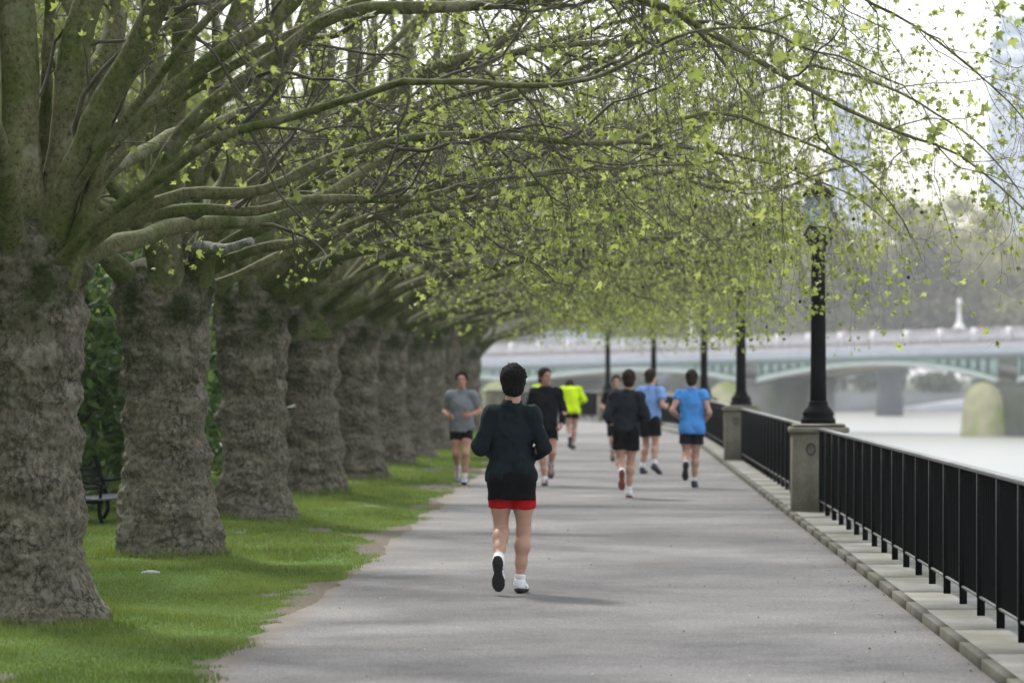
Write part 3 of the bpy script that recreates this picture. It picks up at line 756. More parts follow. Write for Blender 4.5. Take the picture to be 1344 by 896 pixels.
def make_tree(label, Y, seed, traced=(), low=4, mid=4, zmin=2.2, group='plane trees lining the riverside path', dens=1.0, Xc=-4.0, leafy=1.0, pend=1.1, lead=4, thick=1.0):
    g = np.random.default_rng(seed)
    base = np.array([Xc, Y, 0.0])  # foot of the trunk
    t = empty('plane_tree', tuple(base)); tag(t, label, 'tree', group)
    if len(TRUNKS) < 4: TRUNKS.append(trunk_mesh(seed, rs=g.uniform(.97, 1.05)))
    tm = TRUNKS[seed % len(TRUNKS)]
    tr = obj('trunk', tm, M['trunk'], t); 
    if len(TRUNKS) == 4 and seed > 20: tr.rotation_euler = (0, 0, g.uniform(0, 6.28))
    LB = [(p - base, r0, r1, True, s, 1.0) for p, r0, r1, s in traced] + [(p, r0, r1, False, False, dn) for p, r0, r1, dn in generic_limbs(g, low, mid, lead, thick)]
    NP = 26
    LP, LR, LL, LDN = [], [], [], []
    for P, r0, r1, trc, stub, dn in LB:
        Q, Ln = catmull(P, NP)
        f = np.linspace(0, 1, NP)
        pw = 1.25 if trc else .9; r = r0 * (1 - f) ** pw + r1 * (1 - (1 - f) ** pw)
        if not trc:
            Q = Q + np.stack([vnoise(Q * 1.1, seed + 5), vnoise(Q * 1.1, seed + 6), vnoise(Q * 1.1, seed + 7)], 1) * .22 * f[:, None] + np.stack([vnoise(Q * 2.6, seed + 15), vnoise(Q * 2.6, seed + 16), vnoise(Q * 2.6, seed + 17)], 1) * .07 * f[:, None]
        else: Q = Q + np.stack([vnoise(Q * 1.9, seed + 5), vnoise(Q * 1.9, seed + 6), vnoise(Q * 1.9, seed + 7)], 1) * .045 * np.minimum(1, f * 3)[:, None]
        rn = r * (1 + .13 * vnoise(Q * 5, seed + 8))
        rn = rn * (1 + (.1 if stub else .55) * np.exp(-np.linspace(0, Ln, NP) / .28))
        # smoother, knotted limb
        Q2, _ = catmull(Q, 48); r2 = np.interp(np.linspace(0, 1, 48), f, rn) * (1 + .07 * vnoise(Q2 * 14, seed + 9))
        V, F = tubes(Q2[None], r2[None], 12)
        V = V + (fbm(V * 9, seed + 3, 2) * .006)[:, None]
        end = [tuple(range(len(V) - 12, len(V)))]
        obj('limb', mesh_np('limb', V, [F, np.array(end)], True), M['stub'] if stub else M['limb'], t)
        if not stub:
            LP.append(Q); LR.append(r); LL.append(Ln); LDN.append(dn)
    LP, LR, LL = np.array(LP), np.array(LR), np.array(LL)
    # branches
    ix, tt, p, d, rr = spawn(LP, LR, LL, 2.3 * dens * np.array(LDN), .16, .45, 1.15, g)
    d[:, 2] += g.normal(-.02, .25, len(d))
    L1 = g.uniform(.9, 2.4, len(p)) * (1.15 - .5 * tt)
    P1 = grow(p, d, L1, 12, .23, .05, g)
    r1 = np.minimum(rr * .55, g.uniform(.008, .021, len(p)))[:, None] * np.linspace(1, .28, 12)[None]
    # limb tips carry on as branches
    xm = P1[:, :, 0].mean(1) + base[0]; zm = P1[:, :, 2].mean(1)
    ok = (P1[:, :, 2].min(1) > zmin) & (g.random(len(P1)) < np.where(zm < 5, np.clip((xm + 3.3) / 1.7, .16, 1), 1))
    P1, r1, L1 = P1[ok], r1[ok], L1[ok]
    # twigs
    ix, tt, p, d, rr = spawn(P1, r1, L1, 4.6 * dens, .12, .4, 1.1, g)
    out = np.clip((p[:, 0] + base[0] + 1.5) / 3.5, 0, 1)
    long_ = g.random(len(p)) < .10 + .22 * out
    L2 = g.uniform(.3, .8, len(p)) + long_ * g.uniform(.4, 1.0, len(p))
    P2 = grow(p, d, L2, 9, .20, .35 + 1.6 * long_ + .5 * out, g)
    ok = (P2[:, :, 2].min(1) > zmin) & (P2[:, :, 0].max(1) + base[0] < 4.9)
    P2, L2, rr = P2[ok], L2[ok], rr[ok]
    # long hanging shoots on the path and river side
    outer = np.clip((P1[:, :, 0].mean(1) + base[0] + 2.2) / 3.0, 0, 1)
    ix, tt, p, d, r_ = spawn(P1, r1, L1, pend * outer, .25, .3, 1.0, g)
    Lp = g.uniform(.7, 2.2, len(p)); d[:, 2] -= .3
    PP = grow(p, d, Lp, 9, .13, 2.4, g)
    zl = np.where(PP[:, :, 0].max(1) + base[0] > .9, zmin - .25, zmin)
    ok = (PP[:, :, 2].min(1) > zl) & (PP[:, :, 0].max(1) + base[0] < 4.9)
    P2 = np.concatenate([P2, PP[ok]]); L2 = np.concatenate([L2, Lp[ok]]); rr = np.concatenate([rr, r_[ok]])
    r2 = np.minimum(rr * .55, g.uniform(.0042, .0078, len(P2)))[:, None] * np.linspace(1, .35, 9)[None]
    # twiglets
    ix, tt, p, d, rr = spawn(P2, r2, L2, 6.0 * dens, .12, .4, 1.0, g)
    L3 = g.uniform(.08, .30, len(p))
    P3 = grow(p, d, L3, 5, .22, .5, g)
    ok = (P3[:, :, 2].min(1) > zmin - .4)
    P3, L3, rr = P3[ok], L3[ok], rr[ok]
    r3 = np.maximum(np.minimum(rr * .6, .0034), .0018)[:, None] * np.linspace(1, .55, 5)[None]
    Vs, Fs, o = [], [], 0
    for P, r, s in ((P1, r1, 6), (P2, r2, 4), (P3, r3, 3)):
        V, F = tubes(P, r, s); Vs.append(V); Fs.append(F + o); o += len(V)
    obj('branches', mesh_np('branches', np.concatenate(Vs), [np.concatenate(Fs)], True), M['twig'], t)
    # young leaves at the ends and nodes
    LPs, LDs, LSs = [], [], []
    for P, n_end, n_node in ((P3, 2.3, .75), (P2, 2.5, 2.0)):
        m = len(P)
        for where, mean in ((-1, n_end * 1.35), (None, n_node * .75)):
            c = g.poisson(mean * leafy * .8, m); id_ = np.repeat(np.arange(m), c)
            if where == -1: pos = P[id_, -1]; dr = P[id_, -1] - P[id_, -2]
            else:
                k = g.integers(1, P.shape[1], len(id_)); pos = P[id_, k]; dr = P[id_, k] - P[id_, k - 1]
            dr = dr / (np.linalg.norm(dr, axis=1, keepdims=True) + 1e-9) + g.normal(0, .75, dr.shape)
            LPs.append(pos); LDs.append(dr); LSs.append(np.clip(g.lognormal(-3.50, .52, len(id_)), .011, .095))
    LPs, LDs, LSs = map(np.concatenate, (LPs, LDs, LSs))
    V, F, rnd = leaves(LPs, LDs, LSs, g)
    obj('foliage', mesh_np('foliage', V, [F], False, {'rnd': rnd}), M['leaf'], t)
    # last year's seed balls
    sel = np.where(g.random(len(P2)) < .05)[0]
    if len(sel) and dens >= .84:
        if not SEED:
            b = MB(); b.tube([(0, 0, 0), (.002, 0, -.055)], .001, 3)
            b.lathe([(.0125 * math.sin(q) + 1e-4, -.0125 * math.cos(q)) for q in np.linspace(0, math.pi, 7)], 9, (.002, 0, -.067))
            SEED.append(mesh_np('seed_ball', np.concatenate(b.v), [np.array(q) for q in b.f.values()], True))
        for s in sel[:95]:
            o = obj('seed_ball', SEED[0], M['seed'], t, tuple(P2[s, -1])); q = g.uniform(.75, 1.2); o.scale = (q, q, q * 1.1)
    return t, len(LPs)

def copy_tree(o, parent=None):
    c = o.copy(); col.objects.link(c); c.parent = parent
    for ch in list(o.children):
        copy_tree(ch, c)
    return c

def T(D0, D1, r0, r1, pts, stub=False):
    n = len(pts)
    P = np.array([W(x, y, D0 + (D1 - D0) * k / (n - 1)) for k, (x, y) in enumerate(pts)])
    return (P, r0, r1, stub)

TRACED = {
 1: [T(23.2, 23.3, .15, .09, [(28, 370), (27, 200), (25, 60), (22, -150), (10, -500), (0, -900)]),
     T(23.5, 23.7, .05, .03, [(55, 330), (60, 150), (58, 0), (50, -300)]),
     T(23.3, 24.5, .10, .05, [(40, 320), (52, 255), (78, 200), (110, 120), (140, 67), (156, 0), (200, -200), (230, -500)]),
     T(23.1, 22.3, .115, .05, [(58, 370), (66, 325), (74, 295), (88, 245), (108, 200), (130, 140), (158, 90), (190, 40), (221, 0), (300, -120), (420, -300), (520, -480)]),
     T(23.05, 22.7, .075, .055, [(80, 375), (98, 325), (114, 285), (123, 240), (126, 200), (136, 140)]),
     T(23.3, 24.0, .075, .035, [(85, 300), (108, 240), (134, 205), (200, 140), (300, 58), (362, 10), (450, -70), (600, -200), (800, -300)]),
     T(23.3, 22.6, .075, .004, [(70, 360), (120, 307), (165, 275), (198, 248), (216, 205), (250, 160), (300, 118), (339, 85), (406, 45), (451, 20), (550, 15), (640, 12), (690, 4), (770, -15), (850, 0), (950, 50), (1050, 110), (1150, 165), (1240, 205), (1310, 250), (1380, 320)]),
     T(23.3, 27.5, .075, .03, [(60, 365), (130, 328), (180, 311), (223, 298), (300, 290), (350, 287), (420, 262), (500, 215), (600, 160), (720, 110)]),
     T(23.2, 24.2, .055, .004, [(70, 330), (125, 290), (170, 278), (250, 254), (310, 254), (350, 247), (406, 220), (450, 203), (500, 193), (550, 188), (640, 178), (720, 185), (790, 190), (830, 187), (880, 165), (930, 150), (1000, 165), (1080, 200), (1150, 250), (1200, 310)]),
     T(23.4, 26.5, .045, .004, [(60, 300), (150, 120), (330, -60), (560, -150), (800, -150), (1000, -80), (1150, 5), (1250, 70), (1330, 140), (1400, 240)]),
     T(23.4, 26.0, .055, .004, [(75, 345), (120, 308), (170, 290), (250, 274), (339, 276), (395, 262), (444, 260), (550, 263), (600, 250), (640, 240), (700, 228), (745, 222), (820, 225), (900, 215), (1000, 190)])],
 2: [T(31, 30, .10, .03, [(225, 430), (252, 385), (270, 345), (300, 315), (361, 287), (400, 240), (440, 200), (470, 165), (525, 120), (570, 90), (646, 60), (691, 15), (760, -60), (860, -120)]),
     T(30.95, 29.7, .055, .040, [(262, 350), (252, 336), (256, 327), (272, 327), (300, 325), (328, 316)], True),
     T(31, 31.2, .11, .07, [(205, 370), (206, 200), (200, 50), (190, -200), (180, -500)]),
     T(31.2, 31.5, .10, .06, [(240, 360), (262, 200), (300, 60), (340, -80), (400, -300)]),
     T(31, 30, .06, .004, [(225, 360), (330, 240), (500, 130), (660, 70), (830, 55), (1000, 70), (1150, 110), (1260, 170), (1330, 240), (1370, 320)]),
     T(31, 29, .055, .004, [(230, 380), (330, 330), (420, 310), (520, 270), (640, 215), (760, 185), (880, 190), (1000, 210), (1100, 250), (1180, 310)])],
 3: [T(38.6, 38, .09, .02, [(345, 420), (388, 382), (424, 357), (451, 323), (464, 312), (507, 289), (560, 262), (620, 225), (700, 190), (800, 175), (900, 190)]),
     T(38.6, 39, .125, .03, [(335, 420), (370, 382), (428, 332), (446, 305), (484, 278), (520, 240), (560, 200), (620, 120), (700, 60)]),
     T(38.7, 39, .11, .07, [(325, 400), (335, 200), (330, 50), (320, -200)]),
     T(38.6, 35.5, .06, .004, [(345, 400), (400, 340), (470, 290), (620, 225), (780, 195), (930, 200), (1040, 225), (1115, 270)]),
     T(38.5, 36.0, .06, .004, [(345, 400), (420, 350), (540, 280), (700, 228), (880, 212), (1000, 240), (1075, 285)])],
 4: [T(46.2, 46, .10, .02, [(410, 430), (440, 392), (500, 347), (567, 324), (617, 297), (657, 270), (720, 240), (820, 230), (900, 250)])],
 5: [T(53.8, 53, .10, .02, [(465, 430), (500, 378), (533, 357), (600, 350), (667, 327), (741, 287), (800, 270), (880, 275), (940, 300)])],
}

def build_trees():
    ys = {0: 15.6, 1: 23.2, 2: 31.0, 3: 38.6, 4: 46.2, 5: 53.8}
    labs = {0: 'plane tree with trunk out of the picture, its twig tips hanging in at the top',
            1: 'massive plane tree nearest in the row, its mossy head forking into thick upright limbs',
            2: 'plane tree second in the row with a bleached sawn stub and a dark bench behind',
            3: 'third plane tree in the row with a light topped limb curving towards the path',
            4: 'fourth plane tree in the row, its bark banded with rolling burrs',
            5: 'fifth plane tree in the row with a low dark limb reaching over the path'}
    # the root meshes are unique for these, shared for the far ones
    tot = 0
    for k, Y in ys.items():
        t, n = make_tree(labs[k], Y, 10 + k, TRACED.get(k, ()), Xc=(-3.93 if k == 1 else -4.0), low=(0 if k == 0 else 1 if k == 1 else 2 if k == 2 else 3 if k == 3 else 5), mid=(3 if k in (0, 2, 3) else 2 if k == 1 else 4), lead=(1 if k == 0 else 2 if k in (1, 2, 3) else 4), thick=(.45 if k == 0 else .6 if k in (1, 2) else 1.0), zmin=(3.05 if k == 0 else 2.35 if k < 3 else 2.25), dens=(.8 if k == 0 else 1.0 if k < 3 else .85), leafy=(.6 if k == 0 else .9 if k == 1 else 1.05 if k == 2 else 1.5), pend=(.3 if k == 0 else 2.2 if k == 2 else 4.2 if k == 3 else 1.4))
        tot += n
    protos = []
    names = ['sixth', 'seventh', 'eighth', 'ninth', 'tenth']
    for i, Y in enumerate((61.4, 69.0, 76.6, 84.2, 98.0)):
        lab = '%s plane tree along the row%s' % (names[i], ', the last trunk before the path bends' if i == 4 else ', a blurred trunk beside its neighbours')
        if i < 2:
            t, n = make_tree(lab, Y, 16 + i, (), low=5, mid=4, zmin=2.35, dens=.72, leafy=2.2, pend=2.2)
            protos.append(t); tot += n
        else:
            t = copy_tree(protos[i % 2]); t.location = (-4.05, Y, 0); t['label'] = lab
            t.scale = (1.0, -1.0 if i % 2 else 1.0, 1.0 + .03 * i)
            t.rotation_euler = (0, 0, (.15, -.12, .1)[i - 2])
        if i == 4:                                                  # the low forked limb of the last tree
            t.rotation_euler = (0, 0, 0); t.scale = (1, 1, 1)
            for pts, r0 in (([(612, 500), (622, 475), (634, 458), (655, 441), (687, 428), (712, 414), (740, 405)], .14), ([(634, 458), (645, 442), (652, 425), (668, 410)], .07)):
                Q, _ = catmull(np.array([W(x, y, 98.0) for x, y in pts]) - np.array([-4.05, 98.0, 0]), 20)
                V, F = tubes(Q[None], np.linspace(r0, .03, 20)[None], 8)
                obj('limb', mesh_np('limb', V, [F], True), M['limb'], t)
    # the row goes on behind the camera and shades the near trunks
    for i, Y in enumerate((8.0, .2, -7.6, -15.2)):
        t = copy_tree(protos[i % 2]); t.location = (-4.1, Y, 0); t.scale = (1, 1, 1.4); t['label'] = 'plane tree of the row standing %s beside the path' % ('just out of the picture', 'level with the camera', 'behind the camera', 'far behind the camera')[i]
    pass

# other trees: trunk, limbs and a crown of leaf clumps
def crown_tree(name, label, loc, h, rad, seed, nclump, nleaf, lsize, mat, group, trunk_r=.25, base_h=.25, tmpl=None, spread=.22, cat='tree', bare=0):
    g = np.random.default_rng(seed)
    t = empty(name, loc); tag(t, label, cat, group)
    b = MB()
    n = 8; zs = np.linspace(-.2, h * .7, n)
    P = np.stack([g.normal(0, .04 * rad, n), g.normal(0, .04 * rad, n), zs], 1)
    b.tube(P, np.linspace(trunk_r, trunk_r * .25, n), 8)
    cl = []
    nl = 14
    for i in range(nl):
        z0 = h * g.uniform(base_h, .6); a = g.uniform(0, 6.28); e = g.uniform(.3, 1.1)
        d = np.array([math.cos(a) * math.cos(e), math.sin(a) * math.cos(e), math.sin(e)])
        p0 = np.array([0, 0, z0]); Ln = rad * g.uniform(.7, 1.15)
        Q = np.array([p0 + d * Ln * f + np.array([0, 0, -.10 * Ln * f * f]) + g.normal(0, .03 * rad, 3) * f for f in np.linspace(0, 1, 6)])
        b.tube(Q, np.linspace(trunk_r * .38, trunk_r * .06, 6), 5)
        for q in range(bare):
            k = g.integers(2, 6); dd = unit(d + g.normal(0, .7, 3)); b.tube([Q[k], Q[k] + dd * rad * .2, Q[k] + dd * rad * .38 + g.normal(0, .04 * rad, 3)], [trunk_r * .06, trunk_r * .04, trunk_r * .02], 3)
        cl += [Q[k] for k in (2, 3, 4, 5)]
    b.build('trunk', M['twig'] if trunk_r < .05 else M['limb'], t, True)
    cl = np.array(cl)
    extra = g.normal(0, 1, (nclump, 3)); extra /= np.linalg.norm(extra, axis=1, keepdims=True)
    extra *= (g.uniform(.25, 1, nclump) ** .5)[:, None]
    ctr = np.array([0, 0, h * (base_h * .55 + .5)])
    extra = ctr + extra * np.array([rad, rad, h * (1 - base_h) * .5])
    cl = np.concatenate([cl, extra])
    w = g.gamma(1.5, 1, len(cl)); w /= w.sum()
    k = g.choice(len(cl), nleaf, p=w)
    sz = g.uniform(.5, 1.3, len(cl))
    P = cl[k] + g.normal(0, 1, (nleaf, 3)) * (rad * spread * sz[k])[:, None] * np.array([1, 1, .75])
    P[:, 2] = np.where(P[:, 2] < .1, np.abs(P[:, 2]) + .1, P[:, 2])
    V, F, rnd = leaves(P, g.normal(0, 1, (nleaf, 3)) + np.array([0, 0, -.3]), lsize * g.uniform(.6, 1.3, nleaf), g, tmpl or (LEAF2_V, LEAF2_F))
    obj('crown', mesh_np('crown', V, [F], False, {'rnd': rnd}), mat, t)
    return t

def build_background_plants():
    g = np.random.default_rng(77)
    # glossy evergreen shrubs behind the row
    P = None; k = 0
    looks = ['glossy laurel shrub seen between the first and second plane trunks', 'laurel shrub behind the second plane trunk', 'laurel shrub seen in the gap after the second trunk', 'laurel shrub behind the third plane trunk',
             'laurel shrub behind the fourth plane trunk', 'laurel shrub behind the fifth trunk in the row', 'laurel shrub behind the sixth trunk in the row', 'laurel shrub at the far end of the shrub bed']
    spots = [(-7.0, 41.5), (-7.6, 47), (-7.3, 52.5), (-8.0, 58), (-7.6, 64.5), (-8.2, 71.5), (-7.8, 80), (-8.2, 90)]
    protos = []
    for i, (x, y) in enumerate(spots):
        if i < 2:
            t = crown_tree('laurel_shrub', looks[i], (x, y, 0), 3.3, 1.5, 200 + i, 60, 9000, .15, M['laurel'], 'laurel shrubs behind the plane trees', .04, .04, (OVAL_V, OVAL_F), .26, 'shrub'); protos.append(t)
        else:
            t = copy_tree(protos[i % 2]); t['label'] = looks[i]
        t.location = (x, y, 0); t.rotation_euler = (0, 0, g.uniform(0, 6.28)); t.scale = (1.25, 1.25, g.uniform(.85, 1.25))
    spots = [(-9.5, 31), (-10.5, 43), (-11.5, 54), (-11, 66), (-12.5, 78), (-11, 92), (-12.0, 108), (-9.0, 116), (-17, 60), (-19, 84), (-19, 106), (-14, 128), (-22, 124), (-9.0, 22), (-15, 38), (-14, 50), (-10, 12), (-16, 70)]
    labs = ['park tree', 'leafy park tree', 'tall park tree']
    protos = []
    for i, (x, y) in enumerate(spots):
        lab = ('spring leafed park tree behind the plane row, %s from the camera' % ['first', 'second', 'third', 'fourth', 'fifth', 'sixth', 'seventh', 'eighth', 'ninth', 'tenth', 'eleventh', 'twelfth', 'thirteenth', 'fourteenth', 'fifteenth', 'sixteenth', 'seventeenth', 'eighteenth'][i])
        if i < 3:
            t = crown_tree('park_tree', lab, (x, y, 0), 11, 4.3, 300 + i, 70, 15000, .17, M['bgleaf'], 'park trees behind the plane row', .22, .16, None, .17, bare=6); protos.append(t)
        else:
            t = copy_tree(protos[i % 3]); t['label'] = lab
        t.location = (x, y, 0); t.rotation_euler = (0, 0, g.uniform(0, 6.28)); s = g.uniform(.9, 1.25); t.scale = (s, s, s)
    # far bank trees beyond the bridge
    xs = np.linspace(-75, 190, 22)
    protos = []
    for i, x in enumerate(xs):
        y = 735 + g.uniform(-8, 25)
        px = VPX + x / y * F_PX
        where = ['beyond the white bridge lamp', 'behind the arch', 'behind the bridge parapet', 'above the bridge deck']
        lab = 'hazy olive tree on the far bank, %s from the path end of its row' % ['first', 'second', 'third', 'fourth', 'fifth', 'sixth', 'seventh', 'eighth', 'ninth', 'tenth', 'eleventh', 'twelfth', 'thirteenth', 'fourteenth', 'fifteenth', 'sixteenth', 'seventeenth', 'eighteenth', 'nineteenth', 'twentieth', 'twenty first', 'twenty second'][i]
        if i < 3:
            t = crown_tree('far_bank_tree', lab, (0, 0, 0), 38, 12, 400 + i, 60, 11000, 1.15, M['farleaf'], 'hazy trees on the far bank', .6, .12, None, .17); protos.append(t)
        else:
            t = copy_tree(protos[i % 3]); t['label'] = lab
        t.location = (x, y, -1.5); t.rotation_euler = (0, 0, g.uniform(0, 6.28)); s = g.uniform(.85, 1.18); t.scale = (s * 1.1, s * 1.1, s)
    protos = []
    for i, x in enumerate(np.linspace(-60, 95, 13)):
        lab = 'dark green bush on the far bank under the bridge, %s from the path side' % ['first', 'second', 'third', 'fourth', 'fifth', 'sixth', 'seventh', 'eighth', 'ninth', 'tenth', 'eleventh', 'twelfth', 'thirteenth'][i]
        if i < 2:
            t = crown_tree('far_bank_bush', lab, (0, 0, 0), 5.5, 5, 430 + i, 40, 3000, .7, M['fardark'], 'bushes on the far bank', .12, .05, None, .22, 'bush'); protos.append(t)
        else:
            t = copy_tree(protos[i % 2]); t['label'] = lab
        t.location = (x, 716 + g.uniform(0, 5), -2.4); t.rotation_euler = (0, 0, g.uniform(0, 6.28)); t.scale = (1.2, 1, g.uniform(.7, 1.2))
# ------------------------------------------------------------------ the setting
CTRL = np.array([(2.48, -30), (2.48, 20), (2.48, 60), (2.48, 80), (2.42, 90), (2.18, 98), (1.72, 105), (1.05, 112), (.05, 119.5), (-1.6, 126), (-4.2, 130.5), (-9, 133.5), (-18, 136), (-45, 140), (-140, 150)], float)
FEN, _ = catmull(np.c_[CTRL, np.zeros(len(CTRL))], 1600); FEN = FEN[:, :2]
FL = np.concatenate([[0], np.cumsum(np.linalg.norm(np.diff(FEN, axis=0), axis=1))])
TG = np.gradient(FEN, axis=0); TG /= np.linalg.norm(TG, axis=1, keepdims=True)
NR = np.c_[TG[:, 1], -TG[:, 0]]                      # towards the river

def at_len(s):
    p = np.array([np.interp(s, FL, FEN[:, k]) for k in (0, 1)]); t = np.array([np.interp(s, FL, TG[:, k]) for k in (0, 1)])
    t /= np.linalg.norm(t); return p, t, np.array([t[1], -t[0]])

def s_of_y(y): return float(np.interp(y, FEN[:, 1], FL))

def sweep_box(mb, s0, s1, u0, u1, z0, z1, step=.6, b=0.0):
    n = max(2, int((s1 - s0) / step) + 2)
    prof = [(u0, z0), (u0, z1 - b), (u0 + b, z1), (u1, z1), (u1, z0)] if b else [(u0, z0), (u0, z1), (u1, z1), (u1, z0)]
    m = len(prof); V = []
    for s in np.linspace(s0, s1, n):
        p, t, nr = at_len(s)
        for u, z in prof: V.append((p[0] + nr[0] * u, p[1] + nr[1] * u, z))
    F = []
    for j in range(n - 1):
        for k in range(m):
            k2 = (k + 1) % m
            F.append((j * m + k, j * m + k2, (j + 1) * m + k2, (j + 1) * m + k))
    F.append(tuple(range(m - 1, -1, -1))); F.append(tuple((n - 1) * m + k for k in range(m)))
    mb.add(V, F)

def edge_x(y): return -2.2 + .0 * y
def dirt_of(x, y):
    """1 where the turf is worn to bare soil"""
    P = np.stack([x * 1.1, y * .42, np.zeros_like(x)], 1)
    n = fbm(P, 91, 3) + .5 * vnoise(np.stack([x * 7, y * 4, x * 0], 1), 95)
    near = np.clip(1 - (-2.12 - x) / .62, 0, 1.2)
    return np.clip((near * 1.1 + n * .8 - .66) * 4, 0, 1)
def lawn_z(x, y):
    P = np.stack([x * .55, y * .35, x * 0], 1)
    rise = np.clip((-2.2 - x) / 1.2, 0, 1)
    return -.002 + rise * (.025 + .045 * vnoise(P, 71) + .012 * vnoise(P * 5, 72))

def asphalt():
    m, nt, b = new_mat('worn_asphalt')
    tc = N(nt, 'ShaderNodeTexCoord')
    n1 = N(nt, 'ShaderNodeTexNoise', Scale=.9, Detail=6.0, Roughness=.6); nt.links.new(tc.outputs['Object'], n1.inputs['Vector'])
    n2 = N(nt, 'ShaderNodeTexNoise', Scale=70.0, Detail=3.0, Roughness=.7); nt.links.new(tc.outputs['Object'], n2.inputs['Vector'])
    v = N(nt, 'ShaderNodeTexVoronoi', Scale=120.0); nt.links.new(tc.outputs['Object'], v.inputs['Vector'])
    r1 = ramp(nt, [(.3, (.130, .125, .124)), (.7, (.183, .177, .175))]); nt.links.new(n1.outputs['Fac'], r1.inputs[0])
    r2 = ramp(nt, [(.3, (.55, .55, .55)), (.7, (1.38, 1.38, 1.38))]); nt.links.new(n2.outputs['Fac'], r2.inputs[0])
    c = mixc(nt, 1.0, r1.outputs[0], r2.outputs[0], 'MULTIPLY')
    sv = N(nt, 'ShaderNodeSeparateColor'); nt.links.new(v.outputs['Color'], sv.inputs[0])
    r3 = ramp(nt, [(.0, (.7, .7, .7)), (.9, (1.05, 1.05, 1.05)), (.97, (1.8, 1.75, 1.7))]); nt.links.new(sv.outputs[0], r3.inputs[0])
    c = mixc(nt, .8, c, r3.outputs[0], 'MULTIPLY')
    # grit and soil lying along both edges
    sx = N(nt, 'ShaderNodeSeparateXYZ'); nt.links.new(tc.outputs['Object'], sx.inputs[0])
    ab = N(nt, 'ShaderNodeMath', operation='ABSOLUTE'); nt.links.new(sx.outputs[0], ab.inputs[0])
    mr = N(nt, 'ShaderNodeMapRange'); mr.inputs[1].default_value = 1.75; mr.inputs[2].default_value = 2.2; nt.links.new(ab.outputs[0], mr.inputs[0])
    n3 = N(nt, 'ShaderNodeTexNoise', Scale=2.5, Detail=6.0, Roughness=.7); nt.links.new(tc.outputs['Object'], n3.inputs['Vector'])
    ml = N(nt, 'ShaderNodeMath', operation='MULTIPLY'); nt.links.new(mr.outputs[0], ml.inputs[0]); nt.links.new(n3.outputs['Fac'], ml.inputs[1])
    md = ramp(nt, [(.30, (0, 0, 0)), (.52, (.85, .85, .85))]); nt.links.new(ml.outputs[0], md.inputs[0])
    c = mixc(nt, md.outputs[0], c, (.15, .122, .095))
    # old stains, patches and hairline cracks
    n5 = N(nt, 'ShaderNodeTexNoise', Scale=.55, Detail=7.0, Roughness=.7); nt.links.new(tc.outputs['Object'], n5.inputs['Vector'])
    r5 = ramp(nt, [(.40, (.78, .78, .78)), (.5, (1, 1, 1)), (.60, (1.06, 1.06, 1.06))]); nt.links.new(n5.outputs['Fac'], r5.inputs[0])
    c = mixc(nt, 1.0, c, r5.outputs[0], 'MULTIPLY')
    ws = N(nt, 'ShaderNodeVectorMath', operation='MULTIPLY_ADD'); ws.inputs[1].default_value = (.9, .9, .9); nt.links.new(n3.outputs['Color'], ws.inputs[0]); nt.links.new(tc.outputs['Object'], ws.inputs[2])
    v5 = N(nt, 'ShaderNodeTexVoronoi', Scale=.42, feature='DISTANCE_TO_EDGE'); nt.links.new(ws.outputs[0], v5.inputs['Vector'])
    r6 = ramp(nt, [(0, (.45, .45, .45)), (.006, (1, 1, 1))]); nt.links.new(v5.outputs['Distance'], r6.inputs[0])
    c = mixc(nt, .6, c, r6.outputs[0], 'MULTIPLY')
    nt.links.new(c, b.inputs['Base Color']); b.inputs['Roughness'].default_value = .82; b.inputs['Specular IOR Level'].default_value = .3
    bp = N(nt, 'ShaderNodeBump', Strength=.5, Distance=.006); nt.links.new(n2.outputs['Fac'], bp.inputs['Height']); nt.links.new(bp.outputs[0], b.inputs['Normal'])
    return m

def lawn_mat():
    m, nt, b = new_mat('turf_and_soil')
    tc = N(nt, 'ShaderNodeTexCoord')
    n1 = N(nt, 'ShaderNodeTexNoise', Scale=30.0, Detail=5.0); nt.links.new(tc.outputs['Object'], n1.inputs['Vector'])
    n0 = N(nt, 'ShaderNodeTexNoise', Scale=1.6, Detail=3.0); nt.links.new(tc.outputs['Object'], n0.inputs['Vector'])
    g1 = ramp(nt, [(.3, (.04, .085, .014)), (.7, (.095, .17, .032))]); nt.links.new(n1.outputs['Fac'], g1.inputs[0])
    s1 = ramp(nt, [(.3, (.08, .066, .05)), (.7, (.18, .155, .125))]); nt.links.new(n1.outputs['Fac'], s1.inputs[0])
    at = N(nt, 'ShaderNodeAttribute', attribute_name='dirt')
    nt.links.new(mixc(nt, at.outputs['Fac'], g1.outputs[0], s1.outputs[0]), b.inputs['Base Color'])
    b.inputs['Roughness'].default_value = .95; b.inputs['Specular IOR Level'].default_value = .15
    bp = N(nt, 'ShaderNodeBump', Strength=.8, Distance=.02); nt.links.new(n1.outputs['Fac'], bp.inputs['Height']); nt.links.new(bp.outputs[0], b.inputs['Normal'])
    return m

